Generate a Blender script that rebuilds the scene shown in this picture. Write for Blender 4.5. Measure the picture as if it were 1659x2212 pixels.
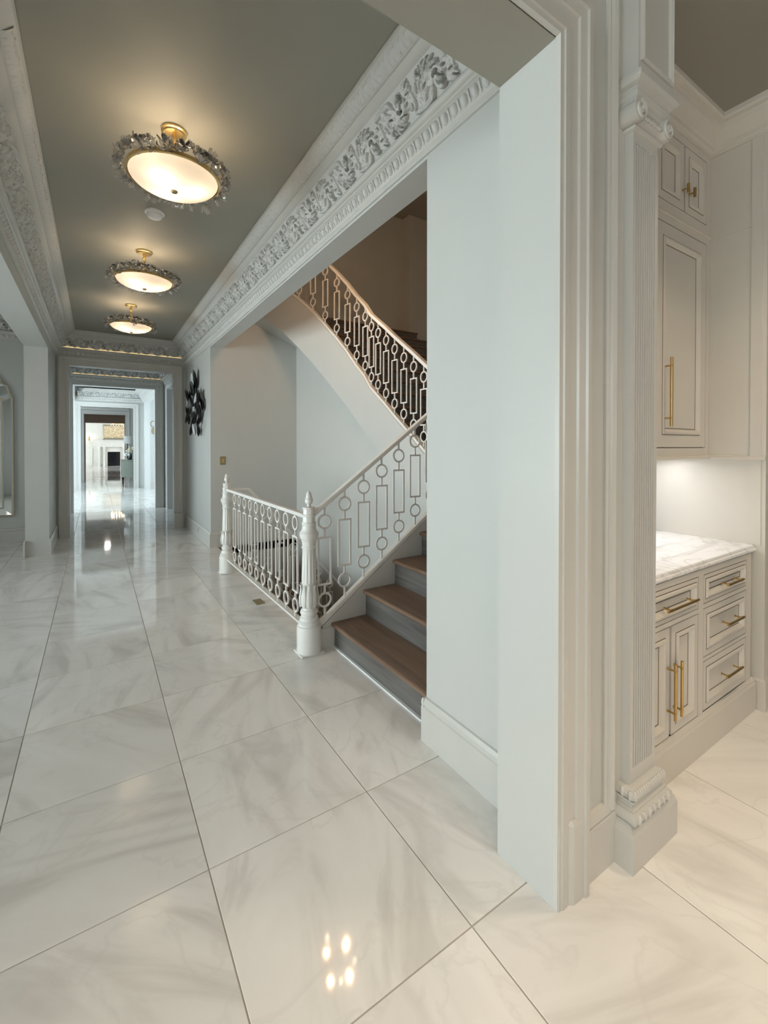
import bpy, bmesh, math, random
import numpy as np
from mathutils import Matrix, Vector

# ------------------------------------------------------------------ scene, camera, light
for o in list(bpy.data.objects):
    bpy.data.objects.remove(o)
SC = bpy.context.scene
COL = SC.collection
random.seed(7)

FPX, TH, PITCH, EYE = 957.0, math.atan(621 / 957), math.radians(0.6), 1.5
cam = bpy.data.cameras.new('camera')
cam.sensor_fit = 'HORIZONTAL'
cam.sensor_width = 36.0
cam.lens = 36.0 * FPX / 1659
cam.shift_y = -(1106 - (963 + FPX * math.tan(PITCH))) / 1659
cam.clip_start = 0.02
cam.clip_end = 200
camo = bpy.data.objects.new('camera', cam)
COL.objects.link(camo)
camo.location = (0, 0, EYE)
camo.rotation_euler = (math.pi / 2 - PITCH, 0, -TH)
SC.camera = camo

SC.view_settings.view_transform = 'Standard'
SC.view_settings.look = 'None'
SC.view_settings.gamma = 1.0
SC.view_settings.use_curve_mapping = False
SC.view_settings.exposure = 0.0
SC.cycles.max_bounces = 7
SC.cycles.diffuse_bounces = 4
SC.cycles.glossy_bounces = 4
SC.cycles.transmission_bounces = 5
SC.cycles.transparent_max_bounces = 4
SC.cycles.use_light_tree = False
SC.cycles.caustics_reflective = False
SC.cycles.caustics_refractive = False

W = bpy.data.worlds.new('world')
SC.world = W
W.use_nodes = True
W.node_tree.nodes['Background'].inputs[0].default_value = (0.86, 0.93, 1.0, 1)
W.node_tree.nodes['Background'].inputs[1].default_value = 0.10


def area(name, loc, rot, sx, sy, power, col):
    l = bpy.data.lights.new(name, 'AREA')
    l.shape = 'RECTANGLE'
    l.size, l.size_y = sx, sy
    l.energy = power
    l.color = col
    o = bpy.data.objects.new(name, l)
    COL.objects.link(o)
    o.location = loc
    o.rotation_euler = rot
    return o


H = math.pi / 2
COOL = (0.74, 0.89, 1.0)
NEUT = (1.0, 0.93, 0.83)
WARM = (1.0, 0.80, 0.58)
DAY = (0.86, 0.98, 1.0)
# daylight windows of the rooms around the hall, recessed kitchen lamps and added fills
area('daylight_near_windows', (-5.4, -1.3, 2.35), (0, -H, 0), 1.3, 4.2, 114, DAY).data.spread = math.radians(150)
area('daylight_left_room', (-5.6, 4.3, 1.45), (0, -H, 0), 2.4, 5.0, 126, DAY).data.spread = math.radians(88)
area('daylight_family_room', (-1.0, -4.6, 1.8), (H, 0, 0), 6.0, 2.6, 66, NEUT)
area('daylight_side_passage', (3.9, 10.4, 1.6), (0, H, 0), 2.4, 2.0, 22, COOL)
area('daylight_foyer_west', (-4.6, 15.0, 1.9), (0, -H, 0), 3.0, 5.0, 420, COOL)
area('daylight_foyer_east', (5.6, 14.2, 1.9), (0, H, 0), 3.0, 4.0, 310, COOL)
area('gallery_fill', (-2.6, 20.0, 1.9), (0, -H, 0), 2.8, 3.0, 90, COOL)  # added fill in place of chandelier bounce, not a window
area('daylight_living_west', (-5.0, 34.0, 1.9), (0, -H, 0), 3.0, 5.0, 380, (0.9, 0.97, 1.0))
area('daylight_living_east', (6.0, 34.0, 1.9), (0, H, 0), 3.0, 5.0, 260, (0.9, 0.97, 1.0))
area('library_fill', (0.45, 27.0, 3.66), (0, 0, 0), 0.22, 0.22, 30, (1.0, .92, .84))  # added lamp to lift the dark library header, no fixture there
for _x, _y in ((2.45, 0.10), (1.2, -0.7), (-0.2, -0.7)):
    _l = area('kitchen_downlights', (_x, _y, 3.40), (0, 0, 0), 0.5, 0.25, 12.3, WARM)
    _l.data.spread = math.radians(100)


# ------------------------------------------------------------------ materials
def mat(name, base, rough=0.5, metal=0.0, spec=0.5, trans=0.0, alpha=1.0, emit=None, es=0.0, vary=0.0, vscale=8.0, bump=0.0):
    m = bpy.data.materials.new(name)
    m.use_nodes = True
    nt = m.node_tree
    b = nt.nodes['Principled BSDF']
    b.inputs['Base Color'].default_value = (*base, 1)
    b.inputs['Roughness'].default_value = rough
    b.inputs['Metallic'].default_value = metal
    b.inputs['Specular IOR Level'].default_value = spec
    b.inputs['Transmission Weight'].default_value = trans
    b.inputs['Alpha'].default_value = alpha
    if emit:
        b.inputs['Emission Color'].default_value = (*emit, 1)
        b.inputs['Emission Strength'].default_value = es
    if vary or bump:
        tc = nt.nodes.new('ShaderNodeTexCoord')
        n = nt.nodes.new('ShaderNodeTexNoise')
        n.inputs['Scale'].default_value = vscale
        n.inputs['Detail'].default_value = 4
        nt.links.new(tc.outputs['Object'], n.inputs['Vector'])
        if vary:
            r = nt.nodes.new('ShaderNodeValToRGB')
            r.color_ramp.elements[0].position = 0.3
            r.color_ramp.elements[1].position = 0.7
            r.color_ramp.elements[0].color = (*[c * (1 - vary) for c in base], 1)
            r.color_ramp.elements[1].color = (*[min(1, c * (1 + vary)) for c in base], 1)
            nt.links.new(n.outputs['Fac'], r.inputs[0])
            nt.links.new(r.outputs[0], b.inputs['Base Color'])
        if bump:
            bp = nt.nodes.new('ShaderNodeBump')
            bp.inputs['Strength'].default_value = bump
            bp.inputs['Distance'].default_value = 0.002
            nt.links.new(n.outputs['Fac'], bp.inputs['Height'])
            nt.links.new(bp.outputs[0], b.inputs['Normal'])
    return m


def marble_mat(name, light, mid, dark, rough, scale, perobj=True, dark_amt=0.5):
    m = bpy.data.materials.new(name)
    m.use_nodes = True
    nt = m.node_tree
    N, L = nt.nodes.new, nt.links.new
    b = nt.nodes['Principled BSDF']
    tc = N('ShaderNodeTexCoord')
    mp = N('ShaderNodeMapping')
    L(tc.outputs['Object'], mp.inputs['Vector'])
    oi = N('ShaderNodeObjectInfo')
    if perobj:
        mm = N('ShaderNodeMath'); mm.operation = 'MULTIPLY'; mm.inputs[1].default_value = 37.0
        L(oi.outputs['Random'], mm.inputs[0])
        cx = N('ShaderNodeCombineXYZ')
        L(mm.outputs[0], cx.inputs[0]); L(mm.outputs[0], cx.inputs[1]); L(mm.outputs[0], cx.inputs[2])
        L(cx.outputs[0], mp.inputs['Location'])
        ang = N('ShaderNodeMath'); ang.operation = 'MULTIPLY'; ang.inputs[1].default_value = 2.2
        L(oi.outputs['Random'], ang.inputs[0])
        ca = N('ShaderNodeCombineXYZ'); L(ang.outputs[0], ca.inputs[2])
        L(ca.outputs[0], mp.inputs['Rotation'])
    st = N('ShaderNodeMapping')
    st.inputs['Scale'].default_value = (scale, scale * 3.2, scale)
    L(mp.outputs[0], st.inputs['Vector'])
    n1 = N('ShaderNodeTexNoise')
    n1.inputs['Scale'].default_value = 1.0
    n1.inputs['Detail'].default_value = 6
    n1.inputs['Distortion'].default_value = 1.6
    L(st.outputs[0], n1.inputs['Vector'])
    r1 = N('ShaderNodeValToRGB')
    e = r1.color_ramp.elements
    e[0].position, e[0].color = 0.30, (*dark, 1)
    e[1].position, e[1].color = 0.70, (*light, 1)
    k = e.new(0.47); k.color = (*mid, 1)
    L(n1.outputs['Fac'], r1.inputs[0])
    # fine cross veins
    n2 = N('ShaderNodeTexNoise')
    n2.inputs['Scale'].default_value = scale * 2.2
    n2.inputs['Detail'].default_value = 8
    n2.inputs['Distortion'].default_value = 0.8
    L(mp.outputs[0], n2.inputs['Vector'])
    v = N('ShaderNodeMath'); v.operation = 'SUBTRACT'; v.inputs[1].default_value = 0.5
    L(n2.outputs['Fac'], v.inputs[0])
    va = N('ShaderNodeMath'); va.operation = 'ABSOLUTE'; L(v.outputs[0], va.inputs[0])
    r2 = N('ShaderNodeValToRGB')
    r2.color_ramp.elements[0].position, r2.color_ramp.elements[0].color = 0.0, (1, 1, 1, 1)
    r2.color_ramp.elements[1].position, r2.color_ramp.elements[1].color = 0.02, (0, 0, 0, 1)
    L(va.outputs[0], r2.inputs[0])
    f = N('ShaderNodeMath'); f.operation = 'MULTIPLY'; f.inputs[1].default_value = dark_amt
    L(r2.outputs[0], f.inputs[0])
    mx = N('ShaderNodeMix'); mx.data_type = 'RGBA'
    L(f.outputs[0], mx.inputs['Factor'])
    L(r1.outputs[0], mx.inputs['A'])
    mx.inputs['B'].default_value = (*dark, 1)
    hs = N('ShaderNodeHueSaturation')
    if perobj:
        rv = N('ShaderNodeMapRange')
        rv.inputs['To Min'].default_value = 0.93
        rv.inputs['To Max'].default_value = 1.05
        L(oi.outputs['Random'], rv.inputs['Value'])
        L(rv.outputs[0], hs.inputs['Value'])
    L(mx.outputs['Result'], hs.inputs['Color'])
    L(hs.outputs[0], b.inputs['Base Color'])
    b.inputs['Roughness'].default_value = rough
    b.inputs['Specular IOR Level'].default_value = 0.55
    return m


def wood_mat(name, c0, c1, rough, axis):
    m = bpy.data.materials.new(name)
    m.use_nodes = True
    nt = m.node_tree
    N, L = nt.nodes.new, nt.links.new
    b = nt.nodes['Principled BSDF']
    tc = N('ShaderNodeTexCoord'); mp = N('ShaderNodeMapping')
    sc = [26, 26, 26]; sc[axis] = 1.6
    mp.inputs['Scale'].default_value = sc
    L(tc.outputs['Object'], mp.inputs['Vector'])
    n = N('ShaderNodeTexNoise'); n.inputs['Scale'].default_value = 1.0; n.inputs['Detail'].default_value = 7
    n.inputs['Distortion'].default_value = 0.7
    L(mp.outputs[0], n.inputs['Vector'])
    r = N('ShaderNodeValToRGB')
    r.color_ramp.elements[0].position, r.color_ramp.elements[0].color = 0.32, (*c0, 1)
    r.color_ramp.elements[1].position, r.color_ramp.elements[1].color = 0.68, (*c1, 1)
    L(n.outputs['Fac'], r.inputs[0]); L(r.outputs[0], b.inputs['Base Color'])
    bp = N('ShaderNodeBump'); bp.inputs['Strength'].default_value = 0.25; bp.inputs['Distance'].default_value = 0.001
    L(n.outputs['Fac'], bp.inputs['Height']); L(bp.outputs[0], b.inputs['Normal'])
    b.inputs['Roughness'].default_value = rough
    return m


M = {}
M['paint'] = mat('wall_paint', (0.565, 0.57, 0.545), 0.42, vary=0.012, vscale=3)
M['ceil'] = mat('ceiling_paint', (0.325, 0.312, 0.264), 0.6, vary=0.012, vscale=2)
M['trim'] = mat('trim_paint', (0.59, 0.578, 0.54), 0.28, vary=0.012, vscale=5)
M['plaster'] = mat('ornament_plaster', (0.63, 0.625, 0.60), 0.4)
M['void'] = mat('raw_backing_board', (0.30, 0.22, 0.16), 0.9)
M['cab'] = mat('cabinet_paint', (0.66, 0.62, 0.555), 0.33, vary=0.015, vscale=5)
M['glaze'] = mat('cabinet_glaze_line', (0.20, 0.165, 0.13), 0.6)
M['iron'] = mat('white_iron', (0.78, 0.765, 0.735), 0.32, vary=0.02, vscale=30)
M['newel'] = mat('newel_paint', (0.76, 0.755, 0.725), 0.35, vary=0.02, vscale=20)
M['tile'] = marble_mat('floor_marble', (0.90, 0.882, 0.858), (0.845, 0.825, 0.798), (0.69, 0.665, 0.638), 0.045, 1.15, True, 0.28)
M['grout'] = mat('grout', (0.46, 0.43, 0.385), 0.8)
M['quartz'] = marble_mat('worktop_marble', (0.86, 0.86, 0.86), (0.83, 0.83, 0.83), (0.50, 0.48, 0.46), 0.12, 1.6, False, 0.55)
M['oak'] = wood_mat('oak_tread', (0.145, 0.090, 0.060), (0.245, 0.158, 0.108), 0.34, 1)
M['oakg'] = wood_mat('sheen_oak_riser', (0.085, 0.080, 0.074), (0.175, 0.165, 0.155), 0.32, 1)  # same oak as the treads, its grey sheen put into the colour
M['brass'] = mat('brushed_brass', (0.62, 0.42, 0.17), 0.28, 1.0)
M['gold'] = mat('gold_leaf', (0.83, 0.60, 0.27), 0.30, 1.0)
M['oldbrass'] = mat('antique_brass', (0.40, 0.33, 0.19), 0.4, 0.8)
M['bulb'] = mat('lamp_bulb', (1, 0.9, 0.75), 0.4, emit=(1.0, 0.78, 0.5), es=30)
M['clear'] = mat('clear_crystal', (0.90, 0.87, 0.82), 0.06, trans=0.82)
M['smoke'] = mat('smoky_crystal', (0.17, 0.155, 0.15), 0.08, trans=0.45)
M['white'] = mat('white_plastic', (0.8, 0.8, 0.8), 0.4)
M['mirror'] = mat('mirror_silver', (0.86, 0.88, 0.87), 0.03, 1.0)
M['champ'] = mat('champagne_frame', (0.50, 0.46, 0.36), 0.35, 0.7)
M['artgold'] = mat('aged_gold', (0.40, 0.29, 0.14), 0.5, 0.3)
M['dark'] = mat('blackened_metal', (0.018, 0.016, 0.015), 0.35, 0.6)
M['silver'] = mat('polished_petal', (0.80, 0.82, 0.84), 0.22, 0.25)
M['black'] = mat('black_glass', (0.010, 0.011, 0.014), 0.08)
M['steel'] = mat('oven_steel', (0.55, 0.55, 0.56), 0.3, 1.0)
M['stone'] = mat('limestone', (0.72, 0.73, 0.69), 0.5, vary=0.04, vscale=4)
M['sage'] = mat('sage_lacquer', (0.26, 0.29, 0.245), 0.35, vary=0.05, vscale=8)
M['shade'] = mat('lamp_shade_linen', (0.74, 0.74, 0.72), 0.8)
M['taupe'] = mat('unlit_taupe_wall', (0.40, 0.355, 0.31), 0.7, vary=0.02, vscale=3)  # brown puts the unlit look of the library walls into the colour
M['leafg'] = mat('leaf_green', (0.05, 0.09, 0.045), 0.5)
M['petal'] = mat('cream_petal', (0.85, 0.78, 0.62), 0.5)
M['petalw'] = mat('white_petal', (0.88, 0.90, 0.88), 0.5)
M['greyfab'] = mat('grey_linen', (0.42, 0.43, 0.43), 0.8, vary=0.05, vscale=20)

# frosted bowl: a thin diffusing shell
m = bpy.data.materials.new('frosted_bowl'); m.use_nodes = True
nt = m.node_tree; nt.nodes.remove(nt.nodes['Principled BSDF'])
tr = nt.nodes.new('ShaderNodeBsdfTranslucent'); tr.inputs[0].default_value = (0.52, 0.485, 0.455, 1)
df = nt.nodes.new('ShaderNodeBsdfDiffuse'); df.inputs[0].default_value = (0.9, 0.86, 0.8, 1)
ms = nt.nodes.new('ShaderNodeMixShader'); ms.inputs[0].default_value = 0.35
nt.links.new(tr.outputs[0], ms.inputs[1]); nt.links.new(df.outputs[0], ms.inputs[2])
nt.links.new(ms.outputs[0], nt.nodes['Material Output'].inputs[0])
M['frost'] = m

# flowering-branch print for the picture over the far mantel
m = bpy.data.materials.new('blossom_print'); m.use_nodes = True
nt = m.node_tree; b = nt.nodes['Principled BSDF']
tc = nt.nodes.new('ShaderNodeTexCoord'); vo = nt.nodes.new('ShaderNodeTexVoronoi'); vo.inputs['Scale'].default_value = 15
nt.links.new(tc.outputs['Object'], vo.inputs['Vector'])
r = nt.nodes.new('ShaderNodeValToRGB')
for p_, c_ in ((0.0, (0.95, 0.93, 0.86)), (0.35, (0.86, 0.74, 0.50)), (0.62, (0.50, 0.36, 0.17)), (1.0, (0.75, 0.72, 0.64))):
    el = r.color_ramp.elements.new(p_) if p_ not in (0.0, 1.0) else r.color_ramp.elements[0 if p_ == 0.0 else -1]
    el.color = (*c_, 1)
nt.links.new(vo.outputs['Distance'], r.inputs[0]); nt.links.new(r.outputs[0], b.inputs['Base Color'])
M['print'] = m


# ------------------------------------------------------------------ mesh helpers
class MB:
    def __init__(s):
        s.v, s.f = [], []

    def add(s, vs, fs):
        k = len(s.v)
        s.v += [tuple(map(float, v)) for v in vs]
        s.f += [tuple(i + k for i in f) for f in fs]
        return s

    def box(s, x0, x1, y0, y1, z0, z1):
        return s.add([(x0, y0, z0), (x1, y0, z0), (x1, y1, z0), (x0, y1, z0), (x0, y0, z1), (x1, y0, z1), (x1, y1, z1), (x0, y1, z1)],
                     [(0, 3, 2, 1), (4, 5, 6, 7), (0, 1, 5, 4), (1, 2, 6, 5), (2, 3, 7, 6), (3, 0, 4, 7)])

    def loft(s, rings, cap=True, closed=True):
        n = len(rings[0]); k = len(s.v)
        for r_ in rings:
            s.v += [tuple(map(float, p)) for p in r_]
        for i in range(len(rings) - 1):
            for j in range(n if closed else n - 1):
                a = k + i * n + j; b_ = k + i * n + (j + 1) % n
                s.f.append((a, b_, b_ + n, a + n))
        if cap and closed:
            s.f.append(tuple(k + j for j in reversed(range(n))))
            s.f.append(tuple(k + (len(rings) - 1) * n + j for j in range(n)))
        return s

    def lathe(s, prof, n=24, c=(0, 0, 0), mod=None, cap=True):
        rings = []
        for r_, z in prof:
            rings.append([(c[0] + r_ * (mod(t, z) if mod else 1) * math.cos(t), c[1] + r_ * (mod(t, z) if mod else 1) * math.sin(t), c[2] + z)
                          for t in [2 * math.pi * j / n for j in range(n)]])
        return s.loft(rings, cap)

    def tube(s, pts, r, n=8, flat=None, upv=None):
        """square-ish or round bar along a polyline; flat=(w,h) gives a rectangular section with world-up height"""
        P = [Vector(p) for p in pts]
        rings = []
        for i, p in enumerate(P):
            d = (P[min(i + 1, len(P) - 1)] - P[max(i - 1, 0)]).normalized()
            up = Vector(upv) if upv else (Vector((0, 0, 1)) if abs(d.z) < 0.95 else Vector((1, 0, 0)))
            a = d.cross(up).normalized(); b_ = a.cross(d).normalized()
            if flat:
                w, h = flat[0] / 2, flat[1] / 2
                rings.append([p + a * x + b_ * y for x, y in ((-w, -h), (w, -h), (w, h), (-w, h))])
            else:
                rings.append([p + (a * math.cos(t) + b_ * math.sin(t)) * r for t in [2 * math.pi * j / n for j in range(n)]])
        return s.loft(rings)

    def mesh(s, name):
        me = bpy.data.meshes.new(name)
        me.from_pydata(s.v, [], s.f)
        me.update()
        bm = bmesh.new(); bm.from_mesh(me)
        bmesh.ops.recalc_face_normals(bm, faces=bm.faces)
        bm.to_mesh(me); bm.free()
        return me


def smooth(me, ang=35):
    me.polygons.foreach_set('use_smooth', [True] * len(me.polygons))
    try:
        me.set_sharp_from_angle(angle=math.radians(ang))
    except Exception:
        pass
    return me


def obj(name, mb, m, parent=None, sm=False, bevel=0.0, loc=None):
    me = mb.mesh(name) if isinstance(mb, MB) else mb
    if m is not None and not me.materials:
        me.materials.append(M[m])
    if sm:
        smooth(me)
    o = bpy.data.objects.new(name, me)
    COL.objects.link(o)
    if parent is not None:
        o.parent = parent
    if loc is not None:
        o.location = loc
    if bevel:
        b_ = o.modifiers.new('bevel', 'BEVEL'); b_.width = bevel; b_.segments = 2; b_.limit_method = 'ANGLE'
    return o


def inst(name, me, parent, mw):
    o = bpy.data.objects.new(name, me)
    COL.objects.link(o)
    o.parent = parent
    o.matrix_local = mw
    return o


def thing(name, label, cat, loc=(0, 0, 0), rz=0.0, group=None):
    o = bpy.data.objects.new(name, None)
    COL.objects.link(o)
    o.location = loc; o.rotation_euler = (0, 0, rz)
    o.empty_display_size = 0.1
    o['label'] = label; o['category'] = cat
    if group:
        o['group'] = group
    return o


def tag(o, label, cat, group=None):
    o['label'] = label; o['category'] = cat
    if group:
        o['group'] = group
    return o


def struct(name, mb, m, label=None, sm=False, bevel=0.0):
    o = obj(name, mb, m, None, sm, bevel)
    o['kind'] = 'structure'
    if label:
        o['label'] = label
    return o


def frame4(o, x, y, z):
    """matrix from an origin and three axes"""
    return Matrix(((x[0], y[0], z[0], o[0]), (x[1], y[1], z[1], o[1]), (x[2], y[2], z[2], o[2]), (0, 0, 0, 1)))


# ------------------------------------------------------------------ floor
XL, XR = -0.55, 1.40           # hall walls
X0T, SX, Y0T, SY = -0.324, 0.6495, 0.998, 0.6425
WELL = (1.50, 2.73, 2.98, 6.82)   # stairwell hole
STAIR = (1.50, 4.85, 1.79, 6.82)

mb = MB()
zb, zt = -0.12, -0.003
mb.box(-6.2, 1.5, -5.2, 39.2, zb, zt)
mb.box(1.5, 6.8, -5.2, 1.79, zb, zt)
mb.box(1.5, 6.8, 6.82, 39.2, zb, zt)
floor = struct('floor', mb, 'grout', 'polished pale marble tile floor')
random.seed(3)


def proj(p):
    f = Vector((math.sin(TH) * math.cos(PITCH), math.cos(TH) * math.cos(PITCH), -math.sin(PITCH)))
    r_ = Vector((math.cos(TH), -math.sin(TH), 0)); u = r_.cross(f)
    v = Vector(p) - Vector((0, 0, EYE)); d = v.dot(f)
    if d < 0.05:
        return None
    return 829 + FPX * v.dot(r_) / d, 973 - FPX * v.dot(u) / d, d


cells = []
for i in range(-9, 10):
    for j in range(-9, 60):
        x0, x1 = X0T + i * SX, X0T + (i + 1) * SX
        y0, y1 = Y0T + j * SY, Y0T + (j + 1) * SY
        if y0 < 6.82 and y1 > 1.79 and x1 > 1.48:
            if x0 > 1.45:
                continue
            x1 = min(x1, 1.495)
        cells.append((x0, x1, y0, y1))


def vis(c):
    best = None
    for x in (c[0], (c[0] + c[1]) / 2, c[1]):
        for y in (c[2], (c[2] + c[3]) / 2, c[3]):
            q = proj((x, y, 0))
            if q and -60 < q[0] < 1719 and 900 < q[1] < 2300:
                best = q[2] if best is None else min(best, q[2])
    if best is None:
        return None
    if c[0] < -0.9 and c[2] > 9 or c[0] > 1.3 and c[3] > 6.8 and c[2] < 12:
        return None
    return best


seen = sorted([(vis(c), c) for c in cells if vis(c) is not None])
near = set(c for _, c in seen[:280])
tmesh = {}
rest = MB()
for c in cells:
    w, d = round(c[1] - c[0], 4), round(c[3] - c[2], 4)
    g = 0.0022
    if c in near:
        if (w, d) not in tmesh:
            t = MB()
            a, b_, k = w / 2 - g, d / 2 - g, 0.0012
            t.loft([[(-a, -b_, -0.010), (a, -b_, -0.010), (a, b_, -0.010), (-a, b_, -0.010)],
                    [(-a, -b_, -0.001), (a, -b_, -0.001), (a, b_, -0.001), (-a, b_, -0.001)],
                    [(-a + k, -b_ + k, 0), (a - k, -b_ + k, 0), (a - k, b_ - k, 0), (-a + k, b_ - k, 0)]])
            me = t.mesh('tile'); me.materials.append(M['tile']); tmesh[(w, d)] = me
        o = bpy.data.objects.new('tile', tmesh[(w, d)])
        COL.objects.link(o); o.parent = floor
        o.location = ((c[0] + c[1]) / 2, (c[2] + c[3]) / 2, random.uniform(-0.0002, 0.0002))
    else:
        rest.box(c[0] + g, c[1] - g, c[2] + g, c[3] - g, -0.010, 0.0)
o = obj('tile_field', rest, 'tile', floor); o['kind'] = 'stuff'

# ------------------------------------------------------------------ shell: walls and ceilings
ZC = 3.36
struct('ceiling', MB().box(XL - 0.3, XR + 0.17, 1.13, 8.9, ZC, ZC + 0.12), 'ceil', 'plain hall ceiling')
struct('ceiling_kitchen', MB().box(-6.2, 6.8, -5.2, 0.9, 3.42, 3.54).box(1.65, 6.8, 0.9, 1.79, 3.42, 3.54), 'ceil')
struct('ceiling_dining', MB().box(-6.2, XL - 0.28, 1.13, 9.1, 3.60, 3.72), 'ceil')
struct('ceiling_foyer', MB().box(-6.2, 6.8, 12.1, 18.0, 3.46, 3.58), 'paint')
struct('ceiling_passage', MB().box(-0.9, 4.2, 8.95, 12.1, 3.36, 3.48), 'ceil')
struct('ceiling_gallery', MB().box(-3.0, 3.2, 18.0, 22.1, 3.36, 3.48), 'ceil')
struct('ceiling_library', MB().box(-3.0, 3.8, 22.1, 30.8, 3.7, 3.8), 'taupe')
struct('ceiling_living', MB().box(-6.0, 6.8, 30.8, 39.2, 4.4, 4.5), 'paint')

# right wall of the hall with the wide stair opening
mb = MB()
mb.box(XR, XR + 0.17, 1.13, 1.76, 0, ZC + 0.3)
mb.box(XR, XR + 0.17, 1.76, 6.82, 2.94, ZC + 0.3)
mb.box(XR, XR + 0.17, 6.82, 8.9, 0, ZC + 0.3)
struct('wall_right', mb, 'paint', 'pale grey hall wall with wide opening onto the staircase')
mb = MB()
mb.box(XL - 0.26, XL, 7.59, 8.9, 0, ZC + 0.3)
mb.box(XL - 0.26, XL, 1.13, 7.59, 2.84, ZC + 0.3)
struct('wall_left', mb, 'paint', 'left hall wall with wide cased opening')
# kitchen-side cross wall with the opening the camera looks through
mb = MB()
mb.box(1.232, 1.872, 0.895, 1.13, 0, 3.6)
mb.box(-2.2, 1.232, 0.895, 1.13, 2.80, 3.6)
mb.box(-6.2, -2.2, 0.895, 1.13, 0, 3.6)  # unseen stretch added to block window light from the dining room
struct('wall_kitchen', mb, 'paint', 'thick wall beside the kitchen opening')
struct('trim_6', MB().box(-2.2, 1.2315, 0.897, 1.128, 2.796, 2.8005), 'ceil', 'soffit of the kitchen opening, its shade put into a darker colour')  # thin slab in darker ceiling paint carries the soffit's shade
struct('wall_dining', MB().box(-6.2, XL - 0.26, 8.884, 9.08, 0, 3.7), 'paint', 'wall of the left-hand room behind the mirror')
# stair hall shell
mb = MB()
mb.box(XR + 0.17, 4.85, 6.82, 7.0, -2.7, 5.9)
mb.box(XR, XR + 0.17, 6.82, 7.0, 3.66, 5.9)
mb.box(4.85, 6.6, 6.62, 7.0, -0.2, 5.9)
struct('wall_stair_end', mb, 'paint', 'grey end wall of the stairwell')
struct('wall_stair_near', MB().box(XR + 0.17, 6.6, 1.62, 1.79, -2.7, 5.9), 'paint')
struct('wall_stair_upper', MB().box(XR, XR + 0.17, 1.62, 6.82, ZC + 0.3, 5.9), 'paint')
struct('wall_stair_far', MB().box(6.4, 6.6, 1.79, 6.62, -0.2, 5.9), 'paint')
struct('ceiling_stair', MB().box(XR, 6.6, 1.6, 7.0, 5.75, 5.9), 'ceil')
struct('floor_basement', MB().box(1.4, 4.9, 1.6, 7.0, -2.75, -2.65), 'oak')
struct('wall_basement', MB().box(1.38, 1.50, 2.9, 7.0, -2.7, -0.12), 'taupe')

def cross_wall(name, y0, th, x0, x1, zt_, xl, xr, ztop, m='paint', label=None):
    mb_ = MB()
    mb_.box(xl, x0, y0, y0 + th, 0, ztop)
    mb_.box(x1, xr, y0, y0 + th, 0, ztop)
    mb_.box(x0, x1, y0, y0 + th, zt_, ztop)
    return struct(name, mb_, m, label)

cross_wall('wall_end', 8.9, 0.16, -0.372, 1.186, 2.82, -0.9, XR + 0.17, 3.6, 'paint', 'end wall of the hall with cased doorway')
cross_wall('wall_foyer_near', 12.0, 0.18, -0.432, 1.19, 2.86, -6.0, 6.6, 3.6)
cross_wall('wall_foyer_far', 17.9, 0.18, -0.438, 1.102, 2.825, -6.0, 1.42, 3.6)
struct('wall_foyer_side', MB().box(1.42, 6.6, 17.62, 18.08, 0, 3.6), 'paint')
cross_wall('wall_gallery_far', 22.0, 0.18, -0.427, 1.046, 2.82, -3.0, 3.2, 3.8)
cross_wall('wall_library_far', 30.7, 0.25, -0.525, 1.42, 2.83, -3.2, 3.8, 4.5, 'taupe')
struct('wall_living_far', MB().box(-6.0, 6.8, 38.05, 38.3, 0, 4.5), 'stone', 'pale panelled far wall of the living room')
# passage between end wall and foyer
mb = MB(); mb.box(XL - 0.2, XL, 9.06, 12.0, 0, 3.5)
struct('wall_passage_left', mb, 'paint')
mb = MB(); mb.box(XR, XR + 0.12, 9.06, 9.5, 0, 3.5); mb.box(XR, XR + 0.12, 9.5, 11.6, 2.84, 3.5); mb.box(XR, XR + 0.12, 11.6, 12.0, 0, 3.5)
struct('wall_passage_right', mb, 'paint')
struct('wall_passage_back', MB().box(1.57, 4.2, 8.96, 9.1, 0, 3.5).box(1.57, 4.2, 11.85, 12.0, 0, 3.5).box(4.1, 4.2, 9.1, 11.85, 0, 3.5), 'paint')
# foyer side headers, gallery and library side walls
struct('wall_foyer_right', MB().box(1.40, 1.56, 12.18, 17.3, 3.0, 3.5).box(1.40, 1.56, 17.3, 17.62, 0, 3.5), 'paint')
struct('wall_foyer_left', MB().box(-0.75, -0.58, 12.18, 17.9, 3.0, 3.5), 'paint')
struct('wall_gallery_right', MB().box(1.9, 2.02, 18.08, 22.0, 0, 3.4), 'paint')
struct('wall_library_side', MB().box(-3.0, -2.9, 22.18, 30.7, 0, 3.8).box(3.5, 3.6, 22.18, 30.7, 0, 3.8), 'taupe')

# ------------------------------------------------------------------ trim
def extrude_profile(prof, o, d, n, length, m0=0.0, m1=0.0, closed=True):
    """profile (p,z): p along outward normal n; swept along d; m0/m1 mitre factors"""
    O_, D_, N_ = Vector(o), Vector(d), Vector(n)
    r0 = [O_ + D_ * (p * m0) + N_ * p + Vector((0, 0, z)) for p, z in prof]
    r1 = [O_ + D_ * (length - p * m1) + N_ * p + Vector((0, 0, z)) for p, z in prof]
    return MB().loft([r0, r1], True, closed)


BB = [(0, 0), (0.020, 0), (0.020, 0.175), (0.014, 0.182), (0.014, 0.186), (0.020, 0.190), (0.018, 0.205), (0.010, 0.222), (0, 0.225)]
def base(name, o, d, n, L, m0=0.0, m1=0.0):
    b_ = obj(name, extrude_profile(BB, o, d, n, L, m0, m1), 'trim')
    b_['kind'] = 'structure'
    return b_

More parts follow.
